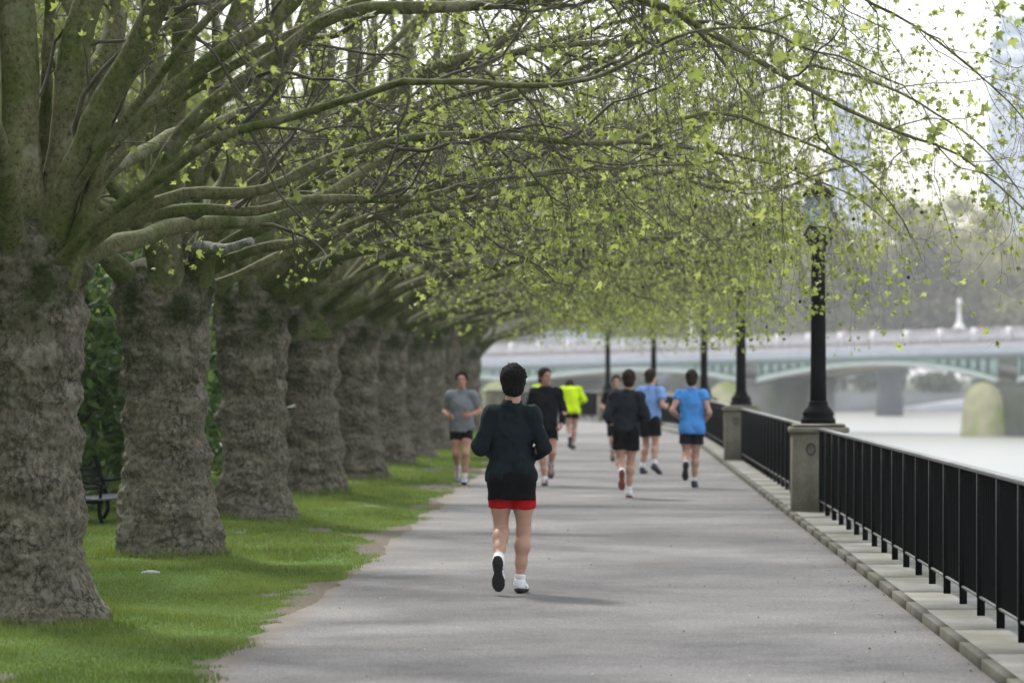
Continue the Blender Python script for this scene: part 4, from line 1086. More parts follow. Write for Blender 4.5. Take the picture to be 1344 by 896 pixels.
def stone(name, c, moss=(.10, .11, .05), amt=.4, scale=3.0, rough=.85, bump=.25):
    m, nt, b = new_mat(name)
    tc = N(nt, 'ShaderNodeTexCoord')
    n1 = N(nt, 'ShaderNodeTexNoise', Scale=scale, Detail=7.0, Roughness=.65); nt.links.new(tc.outputs['Object'], n1.inputs['Vector'])
    n2 = N(nt, 'ShaderNodeTexNoise', Scale=55.0, Detail=3.0); nt.links.new(tc.outputs['Object'], n2.inputs['Vector'])
    r1 = ramp(nt, [(.3, tuple(x * .72 for x in c)), (.7, tuple(x * 1.2 for x in c))]); nt.links.new(n1.outputs['Fac'], r1.inputs[0])
    r2 = ramp(nt, [(.3, (.8, .8, .8)), (.7, (1.12, 1.12, 1.12))]); nt.links.new(n2.outputs['Fac'], r2.inputs[0])
    cc = mixc(nt, 1.0, r1.outputs[0], r2.outputs[0], 'MULTIPLY')
    n3 = N(nt, 'ShaderNodeTexNoise', Scale=scale * .6, Detail=5.0); nt.links.new(tc.outputs['Object'], n3.inputs['Vector'])
    r3 = ramp(nt, [(.42, (0, 0, 0)), (.68, (amt * 1.6,) * 3)]); nt.links.new(n3.outputs['Fac'], r3.inputs[0])
    cc = mixc(nt, r3.outputs[0], cc, moss)
    nt.links.new(cc, b.inputs['Base Color']); b.inputs['Roughness'].default_value = rough; b.inputs['Specular IOR Level'].default_value = .3
    bp = N(nt, 'ShaderNodeBump', Strength=bump, Distance=.01); nt.links.new(n2.outputs['Fac'], bp.inputs['Height']); nt.links.new(bp.outputs[0], b.inputs['Normal'])
    return m

def build_ground():
    # river water
    m, nt, b = new_mat('river_water')
    tc = N(nt, 'ShaderNodeTexCoord'); mp = N(nt, 'ShaderNodeMapping'); mp.inputs['Scale'].default_value = (.35, .9, 1); nt.links.new(tc.outputs['Object'], mp.inputs[0])
    nz = N(nt, 'ShaderNodeTexNoise', Scale=1.4, Detail=5.0, Roughness=.6); nt.links.new(mp.outputs[0], nz.inputs['Vector'])
    bp = N(nt, 'ShaderNodeBump', Strength=.8, Distance=.35); nt.links.new(nz.outputs['Fac'], bp.inputs['Height']); nt.links.new(bp.outputs[0], b.inputs['Normal'])
    b.inputs['Base Color'].default_value = (.22, .22, .20, 1); b.inputs['Roughness'].default_value = .32; b.inputs['IOR'].default_value = 1.33
    mb = MB(); mb.add([(-1500, -200, -6.1), (2500, -200, -6.1), (2500, 5000, -6.1), (-1500, 5000, -6.1)], [(0, 1, 2, 3)])
    tag(mb.build('water', m), kind='structure')
    # land behind the river wall, a sheet that follows the fence line
    k = np.arange(0, 1600, 8)
    A = FEN[k] + NR[k] * .2
    Bp = np.c_[np.full(len(k), -1200.0), np.linspace(-200, 900, len(k))]
    V = np.concatenate([np.c_[A, np.full(len(k), -.05)], np.c_[Bp, np.full(len(k), -.05)]])
    n = len(k); Q = np.array([(j, j + 1, n + j + 1, n + j) for j in range(n - 1)])
    tag(obj('ground', mesh_np('ground', V, [Q]), simple('park_ground', (.055, .085, .025), .95, .4, 1.2, .5, 20)), kind='structure')
    mb = MB(); mb.box(-1400, 2500, 711, 6000, -9, -2.4)
    tag(mb.build('far_bank_ground', simple('far_bank_soil', (.10, .11, .06), .95, .3, .2)), kind='structure')
    # lawn with worn patches
    xs = np.concatenate([np.arange(-16, -6, .5), np.arange(-6, -1.84, .06)]); ys = np.concatenate([np.arange(10, 48, .12), np.arange(48, 132, .5)])
    X, Y = np.meshgrid(xs, ys); xf, yf = X.ravel(), Y.ravel()
    Z = lawn_z(xf, yf); Dd = dirt_of(xf, yf)
    idx = np.arange(len(xf)).reshape(X.shape)
    Q = np.stack([idx[:-1, :-1], idx[:-1, 1:], idx[1:, 1:], idx[1:, :-1]], -1).reshape(-1, 4)
    cx = FEN[:, 0]; 
    keep = (yf[Q].mean(1) < 112)
    tag(obj('lawn', mesh_np('lawn', np.c_[xf, yf, Z], [Q[keep]], True, {'dirt': Dd}), lawn_mat()), kind='structure')
    # path: from its ragged grass edge to the kerb, turning left with the river wall
    L0 = np.array([(-2.2, -30), (-2.2, 40), (-2.22, 80), (-2.3, 96), (-2.75, 102), (-4.3, 107), (-8, 111), (-18, 114), (-45, 118), (-140, 128)], float)
    LQ, LL = catmull(np.c_[L0, np.zeros(len(L0))], 3000)
    yy = LQ[:, 1]
    LQ[:, 0] += (.09 * vnoise(np.c_[yy * .6, yy * 0, yy * 0], 61) + .04 * vnoise(np.c_[yy * 2.3, yy * 0, yy * 0], 62) + .008 * vnoise(np.c_[yy * 9, yy * 0, yy * 0], 63)) * (yy < 100)
    sK = np.linspace(0, FL[-1], 3000)
    # pair points by distance before and after the bend
    sL = np.concatenate([[0], np.cumsum(np.linalg.norm(np.diff(LQ, axis=0), axis=1))])
    K = np.array([at_len(s)[0] + at_len(s)[2] * -.37 for s in np.interp(np.linspace(0, 1, 3000), np.linspace(0, 1, 3000), sK)])
    key_l = [0, float(np.interp(90, LQ[:2200, 1], sL[:2200])), sL[-1]]; key_k = [0, s_of_y(92), FL[-1]]
    sk2 = np.interp(sL, key_l, key_k)
    K = np.stack([np.interp(sk2, sK, K[:, a]) for a in (0, 1)], 1)
    V = np.concatenate([np.c_[LQ[:, :2], np.full(3000, .004)], np.c_[K, np.full(3000, .004)]])
    Q = np.array([(j, 3000 + j, 3001 + j, j + 1) for j in range(2999)])
    tag(obj('path', mesh_np('path', V, [Q]), asphalt()), kind='structure')
    # grass
    g = np.random.default_rng(5)
    parts = []
    for (y0, y1, x0, dens, hh, ww) in ((14, 30, -7.5, 2600, .030, .0028), (30, 50, -9, 1300, .036, .0042), (50, 78, -10, 420, .045, .008), (78, 112, -10, 150, .05, .013)):
        n = int((y1 - y0) * (-1.98 - x0) * dens)
        x = g.uniform(x0, -1.98, n); y = g.uniform(y0, y1, n)
        kp = (x / y > -.200) & (g.random(n) > dirt_of(x, y) * 1.05)
        x, y = x[kp], y[kp]
        tuft = 1 + .65 * vnoise(np.stack([x * 2.4, y * 1.6, x * 0], 1), 33)
        foot = np.min(np.abs(np.hypot(x[:, None] + 4.0, y[:, None] - np.array([23.2, 31, 38.6, 46.2, 53.8, 61.4])[None]) - .5), axis=1)
        tuft = tuft + 2.2 * np.clip(1 - foot / .30, 0, 1)
        h = hh * g.uniform(.5, 1.35, len(x)) * tuft
        a = g.uniform(0, 6.28, len(x)); l = g.uniform(.1, .9, len(x)) * h
        b = np.stack([x, y, lawn_z(x, y) - .004], 1)
        w = np.stack([np.cos(a + 1.57), np.sin(a + 1.57), a * 0], 1) * ww * g.uniform(.6, 1.3, len(x))[:, None]
        d = np.stack([np.cos(a) * l, np.sin(a) * l, h], 1)
        mid = b + d * .55 - np.stack([np.cos(a) * l, np.sin(a) * l, a * 0], 1) * .18
        parts.append((np.stack([b - w, b + w, mid + w * .7, mid - w * .7, b + d], 1), g.random(len(x))))
    V = np.concatenate([p[0] for p in parts]); rn = np.concatenate([p[1] for p in parts]); m_ = len(V)
    o5 = np.arange(m_)[:, None] * 5
    me = mesh_np('grass', V.reshape(-1, 3), [o5 + np.array([[0, 1, 2, 3]]), o5 + np.array([[3, 2, 4]])], False, {'rnd': np.repeat(np.clip(.5 * rn + .25 + .45 * fbm(V[:, 0] * np.array([1.1, .7, 0]), 44, 3), 0, 1), 5)})
    tag(obj('grass', me, leaf_mat('grass_blade', (.08, .125, .022), (.20, .255, .055), .35, .5, 1.2)), kind='stuff')
    # leaf scraps and grit on the path
    n = 700; x = np.where(g.random(n) < .55, 2.1 - np.abs(g.normal(0, .28, n)), g.uniform(-2.1, 2.1, n)); x = np.clip(x, -2.15, 2.08); y = 14 + 70 * g.random(n) ** 1.6
    V, F, rnd = leaves(np.stack([x, y, np.full(n, .012)], 1), np.stack([g.normal(0, 1, n), g.normal(0, 1, n), g.normal(0, .08, n)], 1), g.uniform(.006, .02, n), g, (LEAF2_V * np.array([1, 1, .4]), LEAF2_F))
    V[:, 2] = np.clip(V[:, 2], .007, .03)
    tag(obj('leaf_litter', mesh_np('leaf_litter', V, [F], False, {'rnd': rnd}), leaf_mat('dry_leaf_scrap', (.09, .07, .05), (.5, .46, .38), .05, .8)), kind='stuff')
    mb = MB(); mb.lathe([(.001, -.02), (.05, -.01), (.062, .012), (.05, .034), (.02, .044), (.001, .046)], 14, (-3.75, 27.9, .03))
    o = mb.build('pale_stone', stone('pale_pebble', (.45, .45, .42), amt=.1), smooth=True)
    o.scale = (1.5, 1, 1); o.location = (1.875, 0, 0)
    tag(o, 'small pale rounded stone lying in the grass', 'stone')

def build_wall():
    s0, s1 = s_of_y(-10), FL[-1] - 5
    t = empty('river_wall', (2.48, 16.6, 0)); tag(t, 'low concrete river wall with mossy kerb stones carrying the black railings', 'wall')
    inv = Matrix.Translation((-2.48, -16.6, 0))
    conc = stone('pale_concrete', (.225, .222, .208), (.13, .135, .075), .45, 2.2)
    kerbm = stone('mossy_kerb_stone', (.125, .12, .10), (.07, .07, .04), .5, 1.6)
    mb = MB(); s = s0; g = random.Random(3)
    while s < s_of_y(135) + 60:
        l = 1.22; sweep_box(mb, s, s + l - .0007, -.38 + g.uniform(-.001, .001), -.315, -.06, .068 + g.uniform(-.001, .001), 1.0, .004); s += l
    o = mb.build('kerb_stones', kerbm, t); o.matrix_parent_inverse = inv
    mb = MB(); s = s0
    while s < s_of_y(135) + 60:
        l = 1.85; sweep_box(mb, s, s + l - .006, -.311, .36, -.06, .070 + g.uniform(-.001, .001), 1.0, .003); s += l
    o = mb.build('plinth_slabs', conc, t); o.matrix_parent_inverse = inv
    mb = MB(); sweep_box(mb, s0, s1, .02, .30, -8, -.065, 2.0)
    o = mb.build('wall_face', stone('river_wall_masonry', (.18, .18, .16), amt=.6), t); o.matrix_parent_inverse = inv
    # pillars, lamps, railings
    pil = [s_of_y(16.6), s_of_y(40.3), s_of_y(64.0), s_of_y(87.9), s_of_y(108.5), s_of_y(120.0), s_of_y(130.6), s_of_y(134.0), s_of_y(136.5)]
    names = ['beyond the frame edge', 'nearest, beside the close railing bay', 'second from the camera', 'third from the camera', 'fourth, where the wall starts to turn', 'fifth, behind the pale blue runner', 'sixth, at the turn of the wall', 'seventh, along the far cross wall', 'last, along the far cross wall']
    pm = stone('weathered_pillar_concrete', (.215, .205, .165), (.105, .105, .055), .5, 3.5)
    proto = protol = None
    glass = bpy.data.materials.new('lantern_glass'); glass.use_nodes = True
    gb = glass.node_tree.nodes['Principled BSDF']; gb.inputs['Base Color'].default_value = (.42, .50, .58, 1); gb.inputs['Transmission Weight'].default_value = .6; gb.inputs['Roughness'].default_value = .45
    for i, s in enumerate(pil):
        p, tg_, nr = at_len(s); rz = math.atan2(tg_[1], tg_[0]) - math.pi / 2
        if proto is None:
            pt = empty('railing_pillar'); proto = pt
            mb = MB(); mb.box(-.33, .30, -.30, .30, .055, .985, .018)
            mb.build('shaft', pm, pt)
            mb = MB(); mb.box(-.36, .33, -.33, .33, .988, 1.055, .012); mb.box(-.325, .295, -.295, .295, 1.058, 1.095, .02); mb.build('cap', pm, pt)
            mb = MB(); an = np.linspace(0, 2 * math.pi, 17)
            mb.tube([(-.12 + .05 * math.cos(a), -.312, .80 + .065 * math.sin(a)) for a in an], .008, 6)
            mb.build('mooring_ring', simple('dark_iron', (.05, .05, .05), .6), pt)
        else: pt = copy_tree(proto)
        pt.location = (p[0], p[1], 0); pt.rotation_euler = (0, 0, rz)
        tag(pt, 'weathered concrete railing pillar, ' + names[i], 'pillar', 'concrete pillars of the river railing')
        if i > 5: continue
        if protol is None:
            lt = empty('street_lamp'); protol = lt
            mb = MB(); mb.lathe([(.205, 0), (.205, .045), (.19, .06), (.175, .085), (.19, .11), (.17, .15), (.125, .20), (.11, .235), (.115, .25), (.10, .265)], 32); mb.build('base', M['black'], lt, True)
            mb = MB(); pr = [(.097, .262), (.092, .6), (.083, 1.9), (.078, 2.02), (.095, 2.04), (.095, 2.07), (.08, 2.09), (.085, 2.12), (.125, 2.19), (.135, 2.215), (.06, 2.23)]
            mb.lathe(pr, 28); b0 = mb.build('column', M['black'], lt, True)
            for k in range(4):
                a = k * math.pi / 2 + .785; mb = MB()
                q = np.linspace(0, 1, 12)
                P = [((.07 + .13 * math.sin(x * 3.1) * (1 - .15 * x) + .06 * x) * math.cos(a), (.07 + .13 * math.sin(x * 3.1) * (1 - .15 * x) + .06 * x) * math.sin(a), 2.08 + .25 * x) for x in q]
                mb.tube(P, .016, 6); mb.build('bracket', M['black'], lt, True)
            mb = MB(); mb.lathe([(.05, 2.23), (.05, 2.26), (.12, 2.30), (.13, 2.32), (.02, 2.325)], 16); mb.build('lantern_cup', M['black'], lt, True)
            mb = MB(); mb.lathe([(.115, 2.322), (.17, 2.42), (.185, 2.54), (.16, 2.66), (.10, 2.70)], 24); mb.build('lantern_glass', glass, lt, True)
            mb = MB(); mb.lathe([(.19, 2.665), (.195, 2.685), (.14, 2.76), (.06, 2.81), (.04, 2.84), (.05, 2.86), (.02, 2.91), (.004, 2.94)], 24); mb.build('lantern_roof', M['black'], lt, True)
        else: lt = copy_tree(protol)
        lt.location = (p[0] + nr[0] * -.015, p[1], 1.096); lt.rotation_euler = (0, 0, rz)
        tag(lt, 'black column street lamp standing on the pillar ' + names[i], 'street lamp', 'street lamps along the river wall')
    # railing bays
    bays = ['close to the camera, cut by the picture edge', 'between the first and second lamps', 'between the second and third lamps', 'between the third and fourth lamps', 'on the curve past the fourth lamp', 'on the curve past the fifth lamp', 'on the first part of the far cross wall', 'on the last part of the far cross wall']
    post_me = None
    for i in range(len(pil) - 1):
        a, b_ = pil[i] + .32, pil[i + 1] - .32
        p0, _, _ = at_len(a)
        t = empty('railing', (p0[0], p0[1], .070)); tag(t, 'black iron bar railing ' + bays[i], 'railing', 'black railing bays on the river wall')
        inv = Matrix.Translation((-p0[0], -p0[1], -.070))
        mb = MB(); sweep_box(mb, a, b_, -.035, .035, 1.018, 1.045, .5, .008); o = mb.build('top_rail', M['railtop'], t); o.matrix_parent_inverse = inv
        mb = MB(); sweep_box(mb, a, b_, -.02, .02, .185, .2, .5); o = mb.build('bottom_rail', M['railtop'], t); o.matrix_parent_inverse = inv
        npost = max(2, int(round((b_ - a) / 1.16)))
        sp = np.linspace(a + .10, b_ - .10, npost + 1)
        mb = MB()
        for j in range(npost):
            for q in np.linspace(sp[j], sp[j + 1], 12)[1:-1]:
                p, tg_, nr = at_len(q); w = .007
                c = [p + tg_ * sx * w + nr * (su * .018 + .010) for sx, su in ((-1, -1), (-1, 1), (1, 1), (1, -1))]
                V = [(x[0], x[1], z) for z in (.2, 1.02) for x in c]
                mb.add(V, [(0, 1, 5, 4), (1, 2, 6, 5), (2, 3, 7, 6), (3, 0, 4, 7)])
        o = mb.build('bar_infill', M['black'], t); o.matrix_parent_inverse = inv
        if post_me is None:
            mb = MB(); mb.box(-.032, .02, -.008, .008, .0, .946)
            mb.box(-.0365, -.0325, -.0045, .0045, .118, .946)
            V = np.concatenate(mb.v)
            post_me = mesh_np('post', V, [np.array(q) for q in mb.f.values()])
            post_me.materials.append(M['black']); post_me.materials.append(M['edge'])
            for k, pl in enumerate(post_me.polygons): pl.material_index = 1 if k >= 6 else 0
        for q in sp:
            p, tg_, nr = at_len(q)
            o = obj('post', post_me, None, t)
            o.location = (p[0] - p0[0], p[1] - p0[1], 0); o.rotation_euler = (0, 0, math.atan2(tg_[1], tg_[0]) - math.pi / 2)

def build_bench():
    t = empty('park_bench', (-5.55, 37.6, 0), R(78)); tag(t, 'dark park bench half hidden behind the second plane trunk', 'bench')
    wood = simple('grey_blue_bench_paint', (.10, .105, .125), .35, .25, 9)
    mb = MB()
    for k in range(4): mb.box(-.8, .8, -.22 + k * .12, -.12 + k * .12, .40, .43, .006)
    mb.build('seat', wood, t)
    mb = MB()
    for k in range(4):
        y = .27 + k * .035; z = .50 + k * .09
        mb.box(-.8, .8, y, y + .025, z, z + .05, .005)
    mb.build('backrest', M['black'], t)
    t.scale = (1, 1, .78)
    for x in (-.72, .72):
        mb = MB()
        mb.tube([(x, -.25, 0), (x, -.2, .2), (x, -.2, .385)], .025, 8); mb.tube([(x, .32, 0), (x, .24, .2), (x, .25, .385), (x, .4, .98)], .025, 8)
        mb.tube([(x, -.24, .38), (x, .26, .38)], .022, 8); mb.tube([(x, -.2, .38), (x, -.22, .62), (x, 0, .65), (x, .31, .62)], .02, 8)
        mb.build('leg_frame', M['black'], t, True)

# ------------------------------------------------------------------ bridge and far bank
BO = np.array([48.5, 430.0]); BE = np.array([-.77, .64]); BE /= np.linalg.norm(BE); BN = np.array([-BE[1] * -1, BE[0] * -1])
def B3(t, w, z): p = BO + BE * t + BN * w; return (p[0], p[1], z)
def deck(t): return -.018 * t
WAT = -6.1

def bquad(mb, ts, f0, f1, w0, w1):
    """a slab along the bridge: bottom f0(t), top f1(t), between depths w0 and w1"""
    V = []
    for t in ts: V += [B3(t, w0, f0(t)), B3(t, w0, f1(t)), B3(t, w1, f1(t)), B3(t, w1, f0(t))]
    F = []
    for j in range(len(ts) - 1):
        for k in range(4):
            k2 = (k + 1) % 4; F.append((j * 4 + k, j * 4 + k2, j * 4 + 4 + k2, j * 4 + 4 + k))
    F += [(3, 2, 1, 0), tuple((len(ts) - 1) * 4 + k for k in range(4))]
    mb.add(V, F)

def build_bridge():
    o0 = B3(0, 0, WAT)
    t = empty('river_bridge', o0); tag(t, 'pale green iron arch bridge with white parapet across the river', 'bridge')
    inv = Matrix.Translation((-o0[0], -o0[1], -o0[2]))
    def put(mb, nm, mat, par=None):
        o = mb.build(nm, mat, par or t)
        if par is None: o.matrix_parent_inverse = inv
        return o
    green = simple('pale_green_bridge_paint', (.23, .33, .29), .5, .12, .8)
    rib_m = simple('light_green_rib_paint', (.44, .50, .46), .5, .1, .8)
    blue = simple('grey_blue_fascia_paint', (.36, .40, .44), .5, .1, .8)
    white = simple('pinkish_white_parapet_paint', (.56, .53, .55), .5, .08, .6)
    tan = simple('tan_soffit', (.40, .34, .27), .8, .15, .5)
    stn = stone('shaded_pier_stone', (.13, .125, .115), (.06, .075, .03), .7, .4)  # dark tone holds the shade on the pier body
    alg = stone('sunlit_algae_stone', (.40, .38, .22), (.22, .28, .05), .8, .5)  # algae colour, paled to carry the sunlight on the pier nose
    ts = np.linspace(-60, 110, 60)
    mb = MB(); bquad(mb, ts, lambda x: 4.02 + deck(x), lambda x: 5.12 + deck(x), -.45, 14.45); put(mb, 'deck', blue)
    mb = MB(); bquad(mb, ts, lambda x: 5.125 + deck(x), lambda x: 6.3 + deck(x), .1, 13.9); put(mb, 'roadway', simple('roadway', (.1, .1, .1), .9))
    for w in (-.35, 13.95):
        pr = empty('parapet', (0, 0, 0)); pr.parent = t; pr.matrix_parent_inverse = inv
        mb = MB(); bquad(mb, ts, lambda x: 7.28 + deck(x), lambda x: 7.46 + deck(x), w - .05, w + .35); put(mb, 'coping', white, pr)
        mb = MB(); bquad(mb, ts, lambda x: 5.122 + deck(x), lambda x: 5.6 + deck(x), w - .05, w + .35)
        for q in np.arange(-60, 110, .55): bquad(mb, np.array([q, q + .32]), lambda x: 5.59 + deck(x), lambda x: 7.285 + deck(x), w + .05, w + .25)
        for q in np.arange(-60, 110, 5.2): bquad(mb, np.array([q, q + .8]), lambda x: 5.595 + deck(x), lambda x: 7.6 + deck(x), w - .08, w + .38)
        put(mb, 'balusters', white, pr)
    for c in (-41, 0, 41, 82):
        if c > -41:
            pass
        a, b_ = c - .5, c + 37.5
        mid, half = (a + b_) / 2, (b_ - a) / 2
        zs = lambda x: .55 + (3.05 - .55 + deck(x)) * (1 - ((x - mid) / half) ** 2)
        tt = np.linspace(a, b_, 40)
        for w in (-.3, 13.7):
            mb = MB(); bquad(mb, tt, zs, lambda x: zs(x) + .62, w, w + .6); put(mb, 'arch_rib', rib_m)
        mb = MB(); bquad(mb, tt, lambda x: zs(x) + .3, lambda x: zs(x) + .45, .32, 13.68); put(mb, 'soffit', tan)
        sd = empty('spandrel', (0, 0, 0)); sd.parent = t; sd.matrix_parent_inverse = inv
        mb = MB(); bquad(mb, tt, lambda x: min(zs(x) + .61, 4.0 + deck(x)), lambda x: 4.015 + deck(x), -.05, .25); put(mb, 'web', green, sd)
        slm = simple('slot_shade', (.02, .03, .03), .8)  # dark plates painted as the shade inside the spandrel openings
        for q in list(np.arange(a + 1.2, a + 9, 1.5)) + list(np.arange(b_ - 8.5, b_ - .5, 1.5)):
            z0 = zs(q + .25) + .9; z1 = 3.7 + deck(q)
            if z1 - z0 > .35: mb = MB(); bquad(mb, np.array([q, q + .5]), lambda x: z0, lambda x: z1, -.062, -.04); put(mb, 'slot_shade_plate', slm, sd)
    for c in (-41, 0, 41, 82):
        pr = empty('pier', (0, 0, 0)); pr.parent = t; pr.matrix_parent_inverse = inv
        mb = MB(); cc = c - 2.0
        bquad(mb, np.array([cc - 4, cc + 3.5]), lambda x: WAT - 2, lambda x: .35, .0, 14); bquad(mb, np.array([cc - 4.3, cc + 3.8]), lambda x: .352, lambda x: 1.0, -.02, 14.2)
        put(mb, 'shaft', stn, pr)
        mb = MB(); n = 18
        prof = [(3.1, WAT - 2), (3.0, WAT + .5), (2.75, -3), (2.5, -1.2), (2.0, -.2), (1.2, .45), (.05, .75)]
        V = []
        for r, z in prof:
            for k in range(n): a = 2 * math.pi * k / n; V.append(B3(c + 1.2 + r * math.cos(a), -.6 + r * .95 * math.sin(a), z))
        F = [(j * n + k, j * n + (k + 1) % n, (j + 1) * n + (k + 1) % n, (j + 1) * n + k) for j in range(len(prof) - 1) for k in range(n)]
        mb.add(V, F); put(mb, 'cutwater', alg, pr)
    # lamps and people on the bridge
    white_l = simple('white_lamp_paint', (.75, .73, .72), .5, .05)
    pl = None
    for q, lab in ((5.2, 'white bridge lamp post above the arch end near the algae covered pier'), (48.5, 'bridge lamp post seen between the third river lamp and the blue shirted man')):
        if pl is None:
            pl = empty('bridge_lamp'); l = pl
            mb = MB(); mb.lathe([(.75, 0), (.7, .3), (.42, .7), (.26, 1.1), (.2, 2.9), (.24, 2.95), (.17, 3.0)], 12); mb.build('column', white_l, l, True)
            mb = MB(); mb.lathe([(.17, 3.0), (.3, 3.25), (.33, 3.5), (.2, 3.75), (.04, 3.9)], 12); mb.build('lantern', white_l, l, True)
        else: l = copy_tree(pl)
        l.location = B3(q, -.2, 7.5 + deck(q)); tag(l, lab, 'lamp post', 'lamp posts on the bridge parapet')
    looks = [(8.6, (.02, .02, .03), 'pedestrian in black coat crossing the bridge beside the white lamp'), (2.6, (.45, .05, .08), 'pedestrian in red coat crossing the bridge'),
             (1.4, (.04, .06, .20), 'pedestrian in navy coat crossing the bridge behind the red coat'), (.2, (.25, .22, .22), 'pedestrian in grey coat crossing the bridge at the picture edge'), (24, (.5, .32, .22), 'pedestrian in tan coat crossing the bridge above the arch crown'), (19, (.05, .05, .07), 'pedestrian in dark coat crossing the bridge over the arch middle')]
    bm_ = None
    body = [C_((-.1, 0, .08), (-.09, .02, .9), .06, .09, .05), C_((.1, .18, .08), (.09, .02, .9), .06, .09, .05), C_((0, .02, .9), (0, .03, 1.35), .15, .17, .06), C_((-.2, .03, 1.4), (-.26, -.06, 1.0), .06, .04, .04), C_((.2, .03, 1.4), (.26, .1, 1.0), .06, .04, .04),
            C_((0, .03, 1.4), (0, .05, 1.6), .06, .06, .04), E_((0, .05, 1.63), (.085, .1, .12), .02)]
    v, f = sdf_mesh(body, .03); bme = mesh_np('body', v, [f], True); bme.materials.append(M['skin'])
    coat = [C_((0, .02, .75), (0, .03, 1.36), .19, .2, .06), C_((-.2, .03, 1.42), (-.27, -.06, 1.02), .085, .065, .04), C_((.2, .03, 1.42), (.27, .1, 1.02), .085, .065, .04), C_((-.1, 0, .3), (-.09, .02, .8), .09, .12, .05), C_((.1, .1, .3), (.09, .02, .8), .09, .12, .05)]
    v, f = sdf_mesh(coat, .03)
    for k, (q, c, lab) in enumerate(looks):
        p = empty('person', B3(q, 1.2, 6.3 + deck(q)), R(50)); tag(p, lab, 'person', 'pedestrians crossing the bridge')
        obj('body', bme, None, p)
        obj('coat', mesh_np('coat', v, [f], True), cloth('pedestrian_coat', c), p)

def build_far():
    wallm = stone('far_wall_masonry', (.20, .21, .22), (.09, .11, .06), .5, .15)
    mb = MB(); mb.box(-900, 1200, 709.5, 711.5, -9, -2.2); tag(mb.build('far_river_wall', wallm), 'grey stone river wall along the opposite bank', 'wall')
    mb = MB(); mb.add([(52, 690, -6.3), (84, 690, -6.3), (84, 709, -6.3), (52, 709, -6.3), (83.9, 700, -2.0), (83.9, 709, -2.0)], [(0, 1, 4), (0, 4, 5, 3), (1, 2, 5, 4), (0, 3, 2, 1), (3, 5, 2)])
    tag(mb.build('slipway', stone('slipway_concrete', (.42, .43, .45), amt=.15, scale=.2)), 'pale concrete slipway running down to the water under the arch', 'slipway')
    mb = MB(); V = []
    mb.lathe([(2.6, -8), (2.6, -3), (2.3, -1.5), (2.1, 0), (2.6, 1.5), (4.5, 3.5), (5.5, 5)], 12, (52.5, 640, 0)); tag(mb.build('bridge_pier', stone('dark_pier_stone', (.06, .068, .08), amt=.2, scale=.3), smooth=True), 'dark flared stone pier standing in the water under the arch', 'pier')
    def building(nm, lab, x0, x1, y, z1, wall, glass, nf, nb):
        t = empty(nm, ((x0 + x1) / 2, y, -2.4)); tag(t, lab, 'building', 'buildings beyond the far bank')
        inv = Matrix.Translation((-(x0 + x1) / 2, -y, 2.4))
        mb = MB(); mb.box(x0, x1, y, y + 25, -2.4, z1); o = mb.build('wall', wall, t); o.matrix_parent_inverse = inv
        h = (z1 + 2.4) / nf; w = (x1 - x0) / nb
        for i in range(nf):
            mb = MB()
            for j in range(nb): mb.box(x0 + w * (j + .1), x0 + w * (j + .9), y - .15, y - .01, -2.4 + h * (i + .22), -2.4 + h * (i + .85))
            o = mb.build('window_band', glass, t); o.matrix_parent_inverse = inv
        mb = MB(); mb.box(x0 + w * .6, x0 + w * (nb * .6), y + 4, y + 16, z1 + .003, z1 + (z1 + 2.4) * .06 + .8); o = mb.build('roof_plant', wall, t); o.matrix_parent_inverse = inv
    gl = simple('hazed_tower_glass', (.46, .52, .61), .15, .15, .05); gl2 = simple('window_glass_far', (.12, .15, .19), .2, .2, .1)
    building('office_tower', 'tall pale blue glass tower beyond the far trees at the picture edge', 192, 270, 1720, 172, simple('hazed_tower_cladding', (.52, .58, .66), .5, .1, .05), gl, 22, 8)  # cladding and glass lightened, distance haze put into their colour
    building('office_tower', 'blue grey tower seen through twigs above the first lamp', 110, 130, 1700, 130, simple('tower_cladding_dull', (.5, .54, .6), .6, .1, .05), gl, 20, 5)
    building('riverside_block', 'long pale blue grey low building on the far bank past the end of the path', -42, 26, 726, 9.5, simple('pale_render', (.48, .53, .58), .7, .1, .1), gl2, 3, 16)

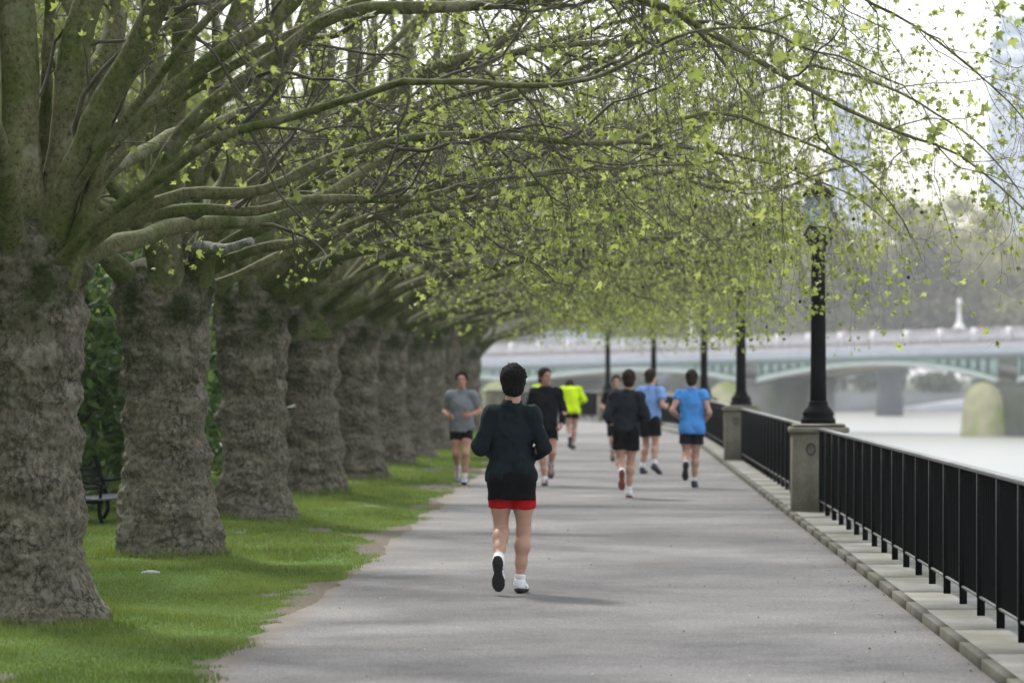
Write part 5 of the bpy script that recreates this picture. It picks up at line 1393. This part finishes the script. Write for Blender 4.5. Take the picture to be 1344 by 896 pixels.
# ------------------------------------------------------------------ light and camera
SUN_EL, SUN_AZ = R(47), R(-28)      # high, ahead and to the left
def build_light():
    w = bpy.data.worlds.new('World'); sc.world = w; w.use_nodes = True
    nt = w.node_tree; bg = nt.nodes['Background']
    sky = nt.nodes.new('ShaderNodeTexSky'); sky.sky_type = 'NISHITA'; sky.sun_disc = False
    sky.sun_elevation = SUN_EL; sky.sun_rotation = SUN_AZ; sky.air_density = 1.3; sky.dust_density = 2.0; sky.ozone_density = 1.0
    # thin broken cloud over the blue
    tc = nt.nodes.new('ShaderNodeTexCoord'); nz = N(nt, 'ShaderNodeTexNoise', Scale=2.2, Detail=6.0, Roughness=.55); nt.links.new(tc.outputs['Generated'], nz.inputs['Vector'])
    rp = ramp(nt, [(.34, (.25, .25, .25)), (.6, (.95, .95, .95))]); nt.links.new(nz.outputs['Fac'], rp.inputs[0])
    cl = mixc(nt, rp.outputs[0], sky.outputs[0], (7.6, 7.7, 7.9))
    nt.links.new(cl, bg.inputs[0]); bg.inputs[1].default_value = .125
    l = bpy.data.lights.new('sun', 'SUN'); l.energy = 2.8; l.angle = R(8); l.color = (1, .96, .90)
    o = bpy.data.objects.new('sun', l); col.objects.link(o)
    d = Vector((math.sin(SUN_AZ) * math.cos(SUN_EL), math.cos(SUN_AZ) * math.cos(SUN_EL), math.sin(SUN_EL)))
    o.rotation_euler = d.to_track_quat('Z', 'Y').to_euler(); o.location = (-20, 20, 40)
    c = bpy.data.cameras.new('camera'); c.lens = 120; c.sensor_width = 36; c.clip_end = 9000; c.clip_start = .5
    c.shift_x = -128 / 1344; c.shift_y = 43 / 1344
    c.dof.use_dof = True; c.dof.focus_distance = 25.2; c.dof.aperture_fstop = 2.8
    o = bpy.data.objects.new('camera', c); o.location = (0, 0, EYE); o.rotation_euler = (math.pi / 2, 0, 0); col.objects.link(o)
    sc.camera = o
    vs = sc.view_settings; vs.view_transform = 'Standard'; vs.look = 'None'; vs.gamma = 1; vs.exposure = EXPO; vs.use_curve_mapping = False
    sc.cycles.use_denoising = True; sc.cycles.max_bounces = 8; sc.cycles.transparent_max_bounces = 8; sc.cycles.diffuse_bounces = 4; sc.cycles.glossy_bounces = 3; sc.cycles.transmission_bounces = 5
    sc.cycles.sample_clamp_indirect = 6

EXPO = 1.03
def build_haze():
    m = bpy.data.materials.new('river_haze'); m.use_nodes = True; nt = m.node_tree; nt.nodes.clear()
    out = N(nt, 'ShaderNodeOutputMaterial'); v = N(nt, 'ShaderNodeVolumePrincipled'); v.inputs['Color'].default_value = (.93, .95, 1, 1); v.inputs['Density'].default_value = HAZE; v.inputs['Anisotropy'].default_value = 0
    nt.links.new(v.outputs[0], out.inputs['Volume'])
    mb = MB(); mb.box(-1600, 2700, -250, 6200, -10.5, 130); tag(mb.build('haze', m), kind='stuff')
HAZE = .00026
USE_HAZE = True

import time
T0 = time.time()
def lap(s): print('%-10s %.1f' % (s, time.time() - T0))
build_ground(); lap('ground')
build_wall(); lap('wall')
build_bench()
build_bridge(); lap('bridge')
build_far()
build_trees(); lap('trees')
build_background_plants(); lap('plants')
build_people(); lap('people')
if USE_HAZE: build_haze()
build_light()
